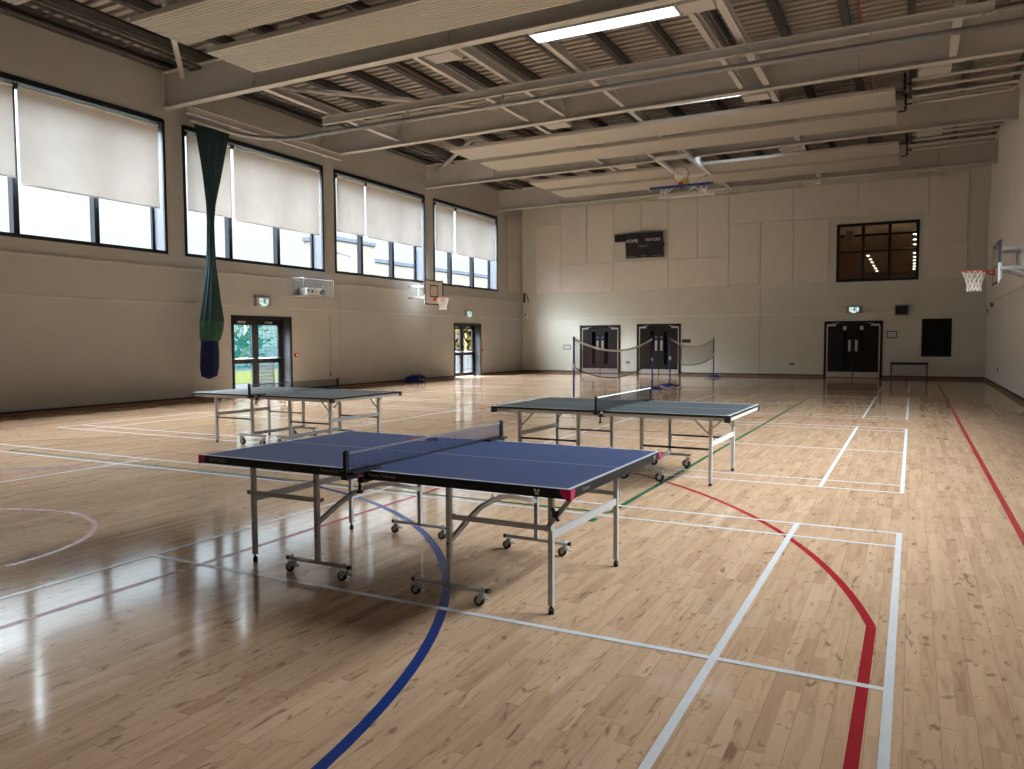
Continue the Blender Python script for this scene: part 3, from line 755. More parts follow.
# divider curtain: steel joists, track and gathered netting
m = MB(); CY = 15.85
ibeam(m, -13.65, 1.12, CY, 7.06, .19, .12, .014, .01, None); cb = struct(m.obj('curtain_beam', M_STEEL))
m = MB()
for x in (-13.43, -8.2, -3.12, .61): m.box(x - .05, x + .05, CY - .09, CY + .09, 7.25, 7.285)
m.obj('clamp', M_ALU, cb)
m = MB(); xw = -15.62
m.box(xw - .06, xw + .06, 13.30, 18.95, 6.99, 7.005); m.box(xw - .06, xw + .06, 13.30, 18.95, 7.155, 7.17); m.box(xw - .006, xw + .006, 13.30, 18.95, 7.005, 7.155)
struct(m.obj('wall_joist', M_STEEL))
tr = thing('curtain_track', 'grey curved curtain track hung below the beams across the hall', 'curtain track', (-15.62, 13.35, 6.85))
path = [(0, 0, 0), (0, 1.3, 0)]
for i in range(1, 9):
    a = PI - PI / 2 * i / 8; path.append((1.2 + 1.2 * math.cos(a), 1.3 + 1.2 * math.sin(a), 0))
path += [(3.0, CY - 13.35, 0), (10, CY - 13.35, 0), (17.85, CY - 13.35, 0)]
MB().tube(path, .06, 8).obj('rail', M_TRACK, tr)
for x in (-13.6, -11.0, -8.4, -5.8, -3.2, -.8, .95): box('hanger', M_ALU, tr, x + 15.62 - .02, x + 15.62 + .02, CY - 13.35 - .03, CY - 13.35 + .03, .03, .21)
for y in (.5, 1.3): box('hanger', M_ALU, tr, -.02, .02, y - .03, y + .03, .03, .14)
cu = thing('divider_curtain', 'green netting curtain gathered up and hanging against the window wall', 'curtain', (-15.66, 14.0, 0))
def ringnet(rows, n, pleat):
    def fn(u, v):
        k = v * (len(rows) - 1); i = min(int(k), len(rows) - 2); f = k - i; f = f * f * (3 - 2 * f)
        yc, hw, hd, z = [rows[i][j] * (1 - f) + rows[i + 1][j] * f for j in range(4)]
        a = 2 * PI * u; pl = 1 + pleat * math.sin(a * 11 + z * 1.5) + pleat * .6 * math.sin(a * 5 - z)
        return (hd * math.sin(a) * pl, yc + hw * math.cos(a) * pl, z)
    return fn
rows = [(.07, .51, .05, 6.80), (.045, .40, .10, 6.3), (.02, .26, .10, 5.6), (-.03, .12, .09, 4.9), (-.055, .09, .08, 4.45), (-.06, .10, .08, 4.0), (-.07, .12, .10, 3.4), (-.08, .22, .15, 2.7), (-.09, .33, .19, 2.0)]
MB().grid(ringnet(rows, 1, .07), 88, 60).obj('netting', M_NETG, cu)
MB().grid(ringnet([(-.10, .335, .20, 2.02), (-.12, .32, .20, 1.80), (-.17, .27, .17, 1.52)], 1, .04), 66, 10).obj('green_hem', M_GREENCLOTH, cu)
MB().grid(ringnet([(-.18, .23, .16, 1.56), (-.19, .25, .18, 1.2), (-.21, .25, .19, .85), (-.22, .21, .16, .64), (-.23, .04, .03, .57)], 1, .02), 48, 18).obj('blue_bag', M_BLUEBAG, cu)
box('header_bar', M_BLACK, cu, -.03, .03, -.47, .60, 6.79, 6.825)

# ------------------------------------------------------------------ basketball goals
def rim_mesh(c, r=.228, axis=None):
    m = MB(); p = []
    for i in range(28):
        a = 2 * PI * i / 28; p.append(Vector(c) + Vector((r * math.cos(a), r * math.sin(a), 0)))
    m.tube(p, .011, 8, closed=True); return m
def net_mesh(c, r=.22, h=.42, n=12, cr=.009):
    m = MB(); prof = [(r, 0), (r * .86, -.10), (r * .70, -.20), (r * .58, -.30), (r * .62, -h)]
    for i in range(n):
        for sgn in (1, -1):
            p = []
            for j, (rr, z) in enumerate(prof):
                a = 2 * PI * (i + sgn * j * .5) / n; p.append(Vector(c) + Vector((rr * math.cos(a), rr * math.sin(a), z)))
            m.tube(p, cr, 4, cap=False)
    return m
M_BRKT = mat('pale_grey_bracket', (.42, .43, .44, 1), .45)
def wall_goal(loc, rz, off, lab, bw=1.2, bh=.9, lo=-.24, wall=False):
    """local +x points away from the wall; the board front stands at x = off"""
    t = thing('basketball_goal', lab, 'basketball hoop', loc, rz, 'wall mounted basketball goals')
    bd = MB().box(off - .03, off, -bw / 2, bw / 2, lo, bh + lo).obj('backboard', M_BOARD, t)
    m = MB(); e = .045
    for a, b, c, d in ((-bw / 2, -bw / 2 + e, lo, bh + lo), (bw / 2 - e, bw / 2, lo, bh + lo), (-bw / 2, bw / 2, lo, lo + e), (-bw / 2, bw / 2, bh + lo - e, bh + lo)): m.box(off, off + .004, a, b, c, d)
    for a, b, c, d in ((-.27, -.23, .05, .48), (.23, .27, .05, .48), (-.27, .27, .05, .09), (-.27, .27, .44, .48)): m.box(off, off + .004, a, b, c, d)
    m.obj('black_border', M_BLACK, bd)
    for s in (-1, 1): box('edge_padding', M_DARK, bd, off - .05, off + .006, s * bw / 2 - .02, s * bw / 2 + .02, .12, bh + lo + .02)
    m = MB()
    for y in (-.45, .45):
        m.bar((0, y, .02), (off - .03, y * .8, .02), .06, .07); m.bar((0, y, .42), (off - .03, y * .8, .42), .06, .07); m.bar((off - .055, y * .8, -.2), (off - .055, y * .8, bh - .28), .05, .05)
        if wall: m.bar((.02, y, -.25), (.02, y, .6), .05, .07); m.bar((.04, y, -.22), (off * .75, y * .85, .0), .04, .04)
        if off > .6: m.bar((off * .5, y * .9, .0), (off * .5, y * .9, .44), .04, .04)
    for z in (.02, .42): m.bar((off - .08, -.42, z), (off - .08, .42, z), .04, .04)
    m.bar((.04, -.45, .42), (.04, .45, .42), .04, .04); m.obj('wall_bracket', M_BRKT, t)
    c = (off + .15 + .228, 0, 0)
    m = rim_mesh(c); m.box(off + .004, off + .03, -.06, .06, -.10, .02); 
    for s in (-1, 1): m.tube([(off + .02, s * .05, 0), (off + .17, s * .12, 0)], .010, 8); m.tube([(off + .02, s * .05, -.09), (off + .22, s * .16, -.008)], .008, 8)
    m.obj('rim', M_RED, t)
    net_mesh(c).obj('net', M_NETW, t)
wall_goal((XL, 23.88, 3.03), 0, .80, 'small white wall backboard and hoop beside the farthest windows on the window wall')
wall_goal((XR, 19.12, 2.92), PI, .85, 'wall mounted basketball hoop seen edge on at the right edge', bh=.84, lo=-.29, wall=True)
# the raised ceiling goal
M_GOALW = mat('bright_white_paint', (.85, .86, .87, 1), .4)
t = thing('ceiling_goal', 'folded up ceiling basketball goal with blue edged backboard hanging under the roof', 'basketball hoop', (-6.5, 23.95, 6.24))
R = Matrix.Rotation(math.radians(11), 4, 'X')
bw = 1.82
MB().box(-bw / 2, bw / 2, -.02, 1.03, -.02, .02, R).obj('backboard', M_BOARD, t)
m = MB(); m.box(-bw / 2 - .03, bw / 2 + .03, -.06, .02, -.04, .04, R)
for s in (-1, 1): m.box(s * bw / 2 - .03, s * bw / 2 + .03, -.02, .42, -.04, .04, R)
m.obj('board_padding', M_NAVY, t)
m = MB()
for x in (-.62, .62):
    m.bar((x, .08, -.02), (x, .06, -.33), .045, .045); m.bar((x + .17, .08, -.02), (x + .17, .06, -.30), .045, .045); m.bar((x, .3, -.05), (x, 1.0, -.15), .05, .05)
for z in (-.32,): m.bar((-.72, .06, z), (1.05, .06, z), .06, .06); m.bar((-.62, .06, z), (-.62, 1.0, z + .2), .05, .05); m.bar((.79, .06, z), (.79, 1.0, z + .2), .05, .05)
m.obj('board_frame', M_GOALW, t)
cR = Matrix.Translation(Vector((0.0, .12, .36))) @ Matrix.Rotation(math.radians(80), 4, 'X')
m = rim_mesh((0, 0, 0), .235); m2 = MB(); m2.v = [tuple(cR @ Vector(v)) for v in m.v]; m2.f, m2.s = m.f, m.s
m2.box(-.07, .07, .08, .16, .03, .14); m2.obj('rim', M_RED, t)
m = net_mesh((0, 0, 0), .225, .36, 14, .012); m2 = MB(); m2.v = [tuple(cR @ Vector((v[0], v[1], -v[2] * .6))) for v in m.v]; m2.f, m2.s = m.f, m.s
m2.obj('net', M_NETW, t)
box('rim_bracket', M_YELLOW, t, .10, .26, .02, .12, .04, .2)
m = MB()
for x in (-.92, .18):
    m.bar((x, -.55, 1.07), (x, 7.0, 1.07), .12, .14)
m.obj('roof_rail', M_STEEL, t)
m = MB(); zf = .93
for x in (-.80, .22): m.bar((x, .1, zf), (x, 3.1, zf), .10, .10)
for y in (.1, 3.1): m.bar((-.8, y, zf), (.22, y, zf), .10, .10)
m.obj('sub_frame', M_GOALW, t)
m = MB(); m.bar((.1, 3.05, .9), (.1, .7, -.05), .07, .07); m.bar((-.6, 3.05, .9), (-.6, .7, -.05), .05, .05); m.obj('mast', M_WHITE, t)
m = MB()
for x in (-.92, .18): m.tube([(x + .5, .9, -.1), (x + .5, 5.4, .60), (x + .5, 5.4, 1.0)], .016, 8)
m.obj('stay_rod', M_STEEL, t)

# ------------------------------------------------------------------ scoreboard and small wall things on the back wall
sb = thing('scoreboard', 'black electronic scoreboard with white HOME and VISITORS lettering', 'scoreboard', (-10.36, YB, 5.58))
R = Matrix.Rotation(math.radians(8), 4, 'X')
MB().box(-.83, .83, -.22, -.10, -.53, .54, R).obj('case', M_BLACK, sb, .01)
m = MB()
for x in (-.5, .5): m.bar((x, 0, .3), (x, -.12, .3), .06, .06); m.bar((x, 0, -.3), (x, -.2, -.3), .06, .06)
m.obj('wall_bracket', M_DARK, sb)
rt, up = (1, 0, 0), R.to_3x3() @ Vector((0, 0, 1))
def sbt(s, x, z, size, mt=M_WTXT, align='CENTER', shear=0): lettering(s, mt, sb, R @ Vector((x, -.224, z)), rt, up, size, extrude=.002, align=align, shear=shear)
sbt('HOME', -.52, .20, .19); sbt('VISITORS', .40, .22, .165); sbt('TIME OUT', -.03, -.03, .10, M_GREYTXT)
sbt('TEAM FOULS', -.55, -.47, .075, M_GREYTXT); sbt('PERIOD', -.02, -.45, .075, M_GREYTXT); sbt('TEAM FOULS', .53, -.46, .075, M_GREYTXT)
box('orange_mark', M_ORANGE, sb, -.78, -.56, -.172, -.15, .42, .455); box('white_mark', M_GREYTXT, sb, .38, .74, -.172, -.15, .44, .462)
m = MB(); m.box(.83, .87, -.2, -.12, -.1, .05); m.obj('side_latch', M_DARK, sb)
bx = thing('score_display', 'small black display box mounted left of the scoreboard', 'display box', (-11.46, YB, 5.92))
MB().box(-.235, .235, -.2, -.06, -.155, .155).obj('case', M_BLACK, bx, .01); box('bracket', M_DARK, bx, -.05, .05, -.06, 0, -.05, .05); box('screen', M_DARK, bx, -.2, .2, -.204, -.2, -.12, .12)
def exit_sign(loc, rz, lab):
    t = thing('exit_sign', lab, 'exit sign', loc, rz, 'emergency exit signs')
    MB().box(-.29, .29, -.07, 0, -.14, .14).obj('case', M_REVEAL, t, .01)
    f = box('lit_face', M_EXITL, t, -.17, .17, -.074, -.07, -.08, .085)
    box('lamp_lens', M_EXITL, t, -.09, .07, -.1, -.07, -.13, -.085)
    m = MB(); y0, y1 = -.077, -.074
    m.box(-.02, .13, y0, y1, .05, .07); m.box(-.02, .03, y0, y1, -.055, .05); m.box(.03, .12, y0, y1, -.055, -.035)    # doorway
    m.box(-.135, -.055, y0, y1, .002, .014); m.add([(-.14, y0, .008), (-.105, y0, .045), (-.105, y0, -.03)], [(0, 1, 2)])  # arrow
    m.box(.05, .07, y0, y1, -.01, .03); m.bar((.06, y0, -.01), (.09, y0, -.03), .012, .003, (0, 1, 0)); m.bar((.05, y0, .015), (.1, y0, .02), .012, .003, (0, 1, 0)); m.cyl((.06, (y0 + y1) / 2, .038), .010, .003, 'y', 12)
    m.obj('running_figure', M_EXITG, t)
exit_sign((-2.03, YB, 2.63), 0, 'lit green exit sign above the right hand dark double doors')
exit_sign((XL, 16.26, 2.62), PI / 2, 'lit green exit sign above the nearer glazed door')
exit_sign((XL, 27.67, 2.60), PI / 2, 'lit green exit sign above the far glazed door')
sp = thing('loudspeaker', 'black loudspeaker in a grey frame right of the back exit sign', 'speaker', (-.39, YB, 2.57))
m = MB(); m.box(-.24, .24, -.2, 0, -.2, -.16); m.box(-.24, .24, -.2, 0, .16, .2); m.box(-.24, -.20, -.2, 0, -.16, .16); m.box(.2, .24, -.2, 0, -.16, .16); m.obj('bracket', M_REVEAL, sp)
MB().box(-.2, .2, -.22, -.02, -.16, .16).obj('cabinet', M_BLACK, sp, .01); MB().cyl((0, -.222, 0), .12, .006, 'y', 24).obj('cone', M_DARK, sp)
nt = thing('framed_notice', 'small framed notice right of the right hand dark double doors', 'notice', (-.70, YB, 1.66))
MB().box(-.17, .17, -.025, 0, -.13, .13).obj('frame', M_BLACK, nt); box('paper', M_WPLASTIC, nt, -.14, .14, -.029, -.025, -.10, .10)
m = MB()
for z in (.05, .02, -.01, -.04): m.box(-.08, .08, -.031, -.029, z, z + .008)
m.obj('printed_lines', M_REVEAL, nt)
sg = thing('door_sign', 'small black sign right of the middle dark double doors', 'sign', (-8.54, YB, 1.44)); MB().box(-.18, .18, -.03, 0, -.075, .075).obj('plate', M_BLACK, sg, .005)
sw = thing('switch_panel', 'grey switch panel on the back wall left of the left doors', 'switch', (-14.03, YB, 1.17))
MB().box(-.2, .2, -.03, 0, -.12, .12).obj('plate', M_REVEAL, sw, .004)
for x in (-.1, 0, .1): box('switch', M_WPLASTIC, sw, x - .035, x + .035, -.036, -.03, -.06, .06)
def socket(loc, rz, lab):
    t = thing('wall_socket', lab, 'socket', loc, rz, 'wall sockets'); MB().box(-.1, .1, -.02, 0, -.06, .06).obj('plate', M_REVEAL, t, .004)
    for s in (-.05, .05): box('outlet', M_DARK, t, s - .02, s + .02, -.022, -.02, -.03, .03)
socket((-11.12, YB, .50), 0, 'grey wall socket between the left and middle dark doors')
socket((-4.27, YB, .50), 0, 'grey wall socket left of the right hand dark doors')
ck = thing('cable_loop', 'black cable loop hanging from a bracket in the back left corner', 'cable', (-16.05, YB, 3.45))
MB().tube([(-.15, -.03, .25), (-.05, -.05, .2), (.04, -.05, .02), (.08, -.05, -.2)], .018, 8).obj('cable', M_DARK, ck); box('bracket', M_DARK, ck, -.19, -.11, -.06, 0, -.2, .2)
cm = thing('wall_sensor', 'small white and black sensor low in the back left corner', 'sensor', (-16.12, YB, 2.66)); MB().box(-.07, .07, -.1, 0, -.16, .1).obj('body', M_WPLASTIC, cm, .01); MB().cyl((.03, -.1, .03), .04, .03, 'y', 14).obj('lens', M_DARK, cm)
# bench
bn = thing('bench', 'narrow dark topped bench with blue legs against the back wall', 'bench', (-.10, YB - .38, 0))
MB().box(-.63, .63, -.16, .16, .57, .62).obj('seat', M_BLACK, bn, .005)
for x in (-.59, .59):
    for y in (-.12, .12): MB().bar((x, y, 0), (x, y, .57), .04, .04, (0, 1, 0)).obj('leg', M_BLUEPOST, bn)
    box('end_rail', M_BLUEPOST, bn, x - .018, x + .018, -.1, .1, .53, .57)
box('rail', M_BLUEPOST, bn, -.57, .57, -.14, -.10, .535, .57)
# left wall things
def call_point(y, lab):
    t = thing('call_point', lab, 'alarm call point', (XL, y, 1.09), PI / 2, 'red alarm call points'); MB().box(-.055, .055, -.05, 0, -.055, .055).obj('case', mat('alarm_red', (.5, .02, .02, 1), .4), t, .006); box('glass_plate', M_WPLASTIC, t, -.03, .03, -.053, -.05, -.03, .03)
call_point(17.56, 'red alarm call point right of the nearer glazed door'); call_point(28.84, 'red alarm call point right of the far glazed door')
cd = thing('conduit', 'thin vertical conduit with a socket on the window wall', 'conduit', (XL, 19.1, .45))
MB().tube([(.012, 0, .06), (.012, 0, 1.85)], .010, 8).obj('pipe', M_WALL, cd); MB().box(0, .04, -.05, .05, -.06, .06).obj('socket_box', M_REVEAL, cd, .004)
pj = thing('projector', 'white projector with dark lens inside the wire cage on the window wall', 'projector', (XL + .26, 18.05, 2.86))
MB().box(-.16, .16, -.40, .34, 0, .22).obj('body', M_WPLASTIC, pj, .02); MB().cyl((.17, .22, .11), .085, .05, 'x', 20).obj('lens', M_DARK, pj); MB().box(.16, .165, -.12, -.02, .05, .2).obj('yellow_label', M_YELLOW, pj); MB().box(.16, .166, -.24, -.15, .08, .16).obj('connector', M_DARK, pj); MB().box(.16, .166, -.40, -.32, .1, .17).obj('vent', M_DARK, pj)
M_WIRE = mat('grey_wire', (.26, .26, .26, 1), .5)
cg = thing('projector_cage', 'grey wire cage on the window wall holding the projector', 'cage', (XL, 18.2, 2.84))
m = MB(); X1, Y0, Y1, Z1 = .52, -.80, .50, .52
for y in (Y0, Y1):
    for z in (0, Z1): m.bar((0, y, z), (X1, y, z), .02, .02)
    m.bar((X1, y, 0), (X1, y, Z1), .02, .02)
for z in (0, Z1): m.bar((X1, Y0, z), (X1, Y1, z), .02, .02); m.bar((.01, Y0, z), (.01, Y1, z), .02, .02)
m.obj('frame', M_WIRE, cg)
m = MB()
for i in range(1, 16): y = Y0 + (Y1 - Y0) * i / 16; m.bar((X1, y, 0), (X1, y, Z1), .005, .005); m.bar((0, y, Z1), (X1, y, Z1), .005, .005)
for i in range(1, 6): z = Z1 * i / 6; m.bar((X1, Y0, z), (X1, Y1, z), .006, .006)
for y in (Y0, Y1):
    for i in range(1, 6): x = X1 * i / 6; m.bar((x, y, 0), (x, y, Z1), .006, .006)
m.obj('wire_mesh', M_WIRE, cg)
box('base_plate', M_STEEL, cg, 0, X1, Y0, Y1, -.012, 0)
# right wall things
bl = thing('alarm_sounder', 'small red alarm sounder under the white panels on the right wall', 'alarm', (XR, 30.35, 2.62), PI)
MB().cyl((.04, 0, 0), .07, .08, 'x', 24).obj('body', mat('sounder_red', (.16, .03, .025, 1), .5), bl); box('back_box', M_WPLASTIC, bl, 0, .03, -.05, .05, -.09, .10)
sn = thing('motion_sensor', 'small dark sensor in the back right corner', 'sensor', (XR, 32.0, 2.47), PI); MB().box(0, .06, -.06, .06, -.07, .07).obj('body', M_REVEAL, sn, .01); box('lens', M_DARK, sn, .06, .065, -.04, .04, -.04, .03)
socket((XR, 28.0, .55), -PI / 2, 'small grey socket low on the right hand wall')

# ------------------------------------------------------------------ table tennis tables
def caster(parent, x, y, zt, r, s, mt_fork, big=False):
    """swivel caster hanging from a bar at height zt"""
    c = MB(); c.box(x - .016, x + .016, y - .022, y + .022, r * 1.55, zt - .004)
    c.bar((x, y - .018, zt - .02), (x - s * .02, y - .018, r), .03, .005, (0, 1, 0)); c.bar((x, y + .018, zt - .02), (x - s * .02, y + .018, r), .03, .005, (0, 1, 0))
    c.cyl((x, y, zt + .022), .007, .03, 'z', 8); c.bar((x + .004, y, zt - .02), (x + s * .05, y, zt - .035), .02, .008)
    o = c.obj('caster', mt_fork, parent)
    w = MB().cyl((x - s * .02, y, r), r, .024, 'y', 20); w.obj('wheel', M_DARK, o)
    MB().cyl((x - s * .02, y, r), r * .5, .028, 'y', 14).obj('wheel_hub', mt_fork, o)

HL, HW = 1.35, .7625
def tabletop(t, s, mt, edge_mt, eh, gap, apron=None):
    """half table; s = +1 / -1"""
    a, b = (gap, HL) if s > 0 else (-HL, -gap)
    top = MB().box(a, b, -HW, HW, .742, .76).obj('tabletop', mt, t, .002)
    m = MB(); z0, z1 = .76, .7608; e = .02
    m.box(a, b, -HW, -HW + e, z0, z1); m.box(a, b, HW - e, HW, z0, z1); m.box(a, b, -.0025, .0025, z0, z1)
    x = b if s > 0 else a; m.box(min(x, x - s * e), max(x, x - s * e), -HW + e, HW - e, z0, z1)
    m.obj('white_line', M_LINE_T, top)
    m = MB(); d = .022; z1 = .7575; z0 = .76 - eh
    m.box(a, b, -HW - .003, -HW + d, z0, z1); m.box(a, b, HW - d, HW + .003, z0, z1)
    for x in (a, b): m.box(x - (d if x > 0 and x == b else .003 if x == a else d), x + (.003 if x == b else d), -HW + d, HW - d, z0, z1)
    m.obj('edge_frame', edge_mt, top)
    if apron:
        m = MB(); z1 = .76 - eh; z0 = z1 - .035; q = .005
        m.box(a + .002, b - .002, -HW + q, -HW + .025, z0, z1); m.box(a + .002, b - .002, HW - .025, HW - q, z0, z1)
        for x in (a + .012, b - .012): m.box(x - .01, x + .01, -HW + .025, HW - .025, z0, z1)
        m.obj('apron', apron, top)
    return top

t1 = thing('table_tennis_table', 'blue topped table tennis table with black edges and pink corners, nearest the camera', 'table tennis table', (-2.867, 4.370, 0), -.012, 'table tennis tables')
for s in (1, -1):
    top = tabletop(t1, s, M_T1, M_BLACK, .052, .012)
    for y in (-1, 1):                             # rounded corner guards
        m = MB(); cx, cy = s * (HL + .007), y * (HW + .007)
        for (dx, dy) in ((1, 0), (0, 1)):
            pts = []
            for k in range(9):
                a = PI / 2 * k / 8; r = .062
                pts.append((r * math.sin(a) if True else 0, -.058 * math.cos(a)))
            poly = [(0, .757), (0, .700)] + [(.062 * math.sin(PI / 2 * k / 6), .757 - .057 * math.cos(PI / 2 * k / 6)) for k in range(1, 7)]
            if dx: m.prism([(cx - s * q, z) for q, z in poly], cy, cy - y * .006, 'y')
            else: m.prism([(cy - y * q, z) for q, z in poly], cx, cx - s * .006, 'x')
        g = m.obj('corner_guard', M_PINK, t1); g['label'] = 'pink corner guard'
    for y in (-1, 1):
        sx = s * 1.127; yo = y * .51
        leg = MB().box(sx - .014, sx + .014, yo - .014, yo + .014, .05, .742).obj('leg', M_LEG, t1)
        m = MB(); m.cyl((sx, yo, .016), .016, .032, 'z', 14); m.cyl((sx, yo, .042), .007, .03, 'z', 8); m.obj('foot', M_DARK, leg)
        ix, iy = s * .503, y * .575
        leg = MB().box(ix - .014, ix + .014, iy - .014, iy + .014, .098, .742).obj('leg', M_LEG, t1)
        m = MB()
        for z in (.27, .34, .62): m.cyl((ix, iy - .016, z), .005, .008, 'y', 8)
        m.obj('bolt', M_DARK, leg)
        MB().tube([(ix - .245, iy, .092), (ix + .245, iy, .092)], .0125, 12).obj('caster_bar', M_LEG, t1)
        for q in (-.255, .255): MB().cyl((ix + q, iy, .092), .014, .02, 'x', 12).obj('end_cap', M_DARK, t1)
        for q in (-.22, .22): caster(t1, ix + q, iy, .08, .030, 1, M_LEG)
        yr = y * .545
        MB().box(min(ix, sx + s * .02), max(ix, sx + s * .02), yr - .008, yr + .008, .475, .503).obj('side_rail', M_LEG, t1)
        m = MB(); m.cyl((sx, yr - .012 * y, .49), .012, .04, 'y', 10); m.cyl((ix, yr, .49), .014, .05, 'y', 10); m.obj('pivot', M_LEG, t1)
        if s > 0 and y < 0:
            MB().bar((sx - .03, yr - .02 * y, .47), (sx + .155, yr - .02 * y, .70), .012, .026).obj('folding_strut', M_LEG, t1)
            m = MB(); m.cyl((sx + .05, yr + .012 * y, .575), .018, .03, 'y', 12); m.bar((sx + .03, yr + .02 * y, .61), (sx + .07, yr + .02 * y, .54), .012, .016); m.obj('strut_latch', M_DARK, t1)
    ax = s * .503
    pth = [(ax, -.575, .345), (ax, -.37, .43), (ax, -.22, .478), (ax, -.08, .494), (ax, .08, .494), (ax, .22, .468), (ax, .575, .37)]
    m = MB()
    for p, q in zip(pth, pth[1:]): m.bar(p, q, .022, .028)
    m.obj('arched_stretcher', M_LEG, t1)
    m = MB(); m.tube([(ax + .012, -.1, .50), (ax + .012, -.1, .525), (ax + .012, -.085, .54), (ax + .012, -.07, .525), (ax + .012, -.07, .50)], .003, 6); m.obj('ring', M_ALU, t1)
    MB().box(s * 1.127 - .008, s * 1.127 + .008, -.50, .50, .42, .465).obj('end_rail', M_LEG, t1)
    MB().box(s * .30 - .008, s * .30 + .008, -.73, .73, .70, .742).obj('under_bar', M_LEG, t1)
lettering('Fitness Rollaway', M_GREYTXT, t1, (.065, -HW - .0036, .738), (1, 0, 0), (0, 0, 1), .030, extrude=.0003)
lettering('Fitness Rollaway', M_GREYTXT, t1, (-.30, -HW - .0036, .738), (1, 0, 0), (0, 0, 1), .030, extrude=.0003)
lettering('BUTTERFLY', M_GREYTXT, t1, (-1.25, -HW - .0036, .735), (1, 0, 0), (0, 0, 1), .030, extrude=.0003)
lettering('Butterfly', M_GREYTXT, t1, (HL + .0036, -.60, .735), (0, 1, 0), (0, 0, 1), .026, extrude=.0003)
def emblem(parent, o, rt, size, name='emblem'):
    """two pairs of rounded wings on a short body"""
    m = MB(); R = Vector(rt).normalized(); U = Vector((0, 0, 1)); Nn = R.cross(U)
    for sgn in (-1, 1):
        for cu, cv, ru, rv in ((.42, .34, .30, .36), (.26, -.34, .18, .26)):
            pts = [Vector(o) + R * (sgn * (cu + ru * math.cos(a) + .12 * math.sin(a))) * size + U * (cv + rv * math.sin(a)) * size for a in [2 * PI * k / 14 for k in range(14)]]
            m.add(pts + [p + Nn * .0006 for p in pts], [tuple(range(14, 28))])
    m.bar(Vector(o) - U * size * .5, Vector(o) + U * size * .2, size * .12, .001, Nn); m.obj(name, M_WPLASTIC, parent)
emblem(t1, (1.165, -HW - .0045, .733), (1, 0, 0), .024); emblem(t1, (HL + .0045, .62, .735), (0, 1, 0), .022)

def grey_table(loc, rz, lab):
    t = thing('table_tennis_table', lab, 'table tennis table', loc, rz, 'table tennis tables')
    for s in (1, -1):
        tabletop(t, s, M_T2, M_BLACK, .024, .008, M_APRON)
        for y in (-1, 1):
            MB().box(s * (HL - .02) - .028, s * (HL - .02) + .028, y * (HW - .02) - .028, y * (HW - .02) + .028, .69, .752).obj('corner_guard', M_DARK, t)
            sx, yo = s * 1.11, y * .525
            leg = MB().box(sx - .017, sx + .017, yo - .017, yo + .017, .03, .735).obj('leg', M_LEG, t)
            MB().cyl((sx, yo, .016), .018, .032, 'z', 12).obj('foot', M_DARK, leg)
            ix = s * .37
            MB().box(ix - .017, ix + .017, yo - .017, yo + .017, .15, .735).obj('leg', M_LEG, t)
            MB().box(min(ix, sx), max(ix, sx), yo - .010, yo + .010, .37, .39).obj('side_rail', M_DARK, t)
            MB().box(ix - .25, ix + .25, yo - .016, yo + .016, .135, .165).obj('caster_bar', M_LEG, t)
            for q in (-.22, .22): caster(t, ix + q, yo, .13, .048, 1 if q > 0 else -1, M_ALU)
            MB().bar((sx - s * .01, yo * .97, .52), (sx - s * .19, yo * .97, .70), .010, .016).obj('folding_strut', M_LEG, t)
            MB().bar((sx + s * .01, yo * .9, .60), (sx + s * .12, yo * .9, .70), .010, .016).obj('corner_strut', M_LEG, t)
        box('end_rail', M_LEG, t, s * 1.11 - .01, s * 1.11 + .01, -.51, .51, .405, .455)
        box('lower_rail', M_LEG, t, s * .37 - .01, s * .37 + .01, -.51, .51, .15, .195)
    y = -HW + .0035
    lettering('Cornilleau', M_DKTXT, t, (-1.26, y, .719), (1, 0, 0), (0, 0, 1), .036, extrude=.0004)
    box('brand_patch', M_DKTXT, t, -1.30, -1.28, y - .0008, y + .004, .705, .733)
    lettering('Cornilleau', M_DKTXT, t, (1.14, y, .719), (1, 0, 0), (0, 0, 1), .030, extrude=.0004)
    return t
t2 = grey_table((-2.93, 8.545, 0), -.015, 'dark slate table tennis table behind the blue one, in front of the badminton nets')
t3 = grey_table((-8.13, 8.76, 0), -.016, 'grey table tennis table at the left, in front of the glazed door')

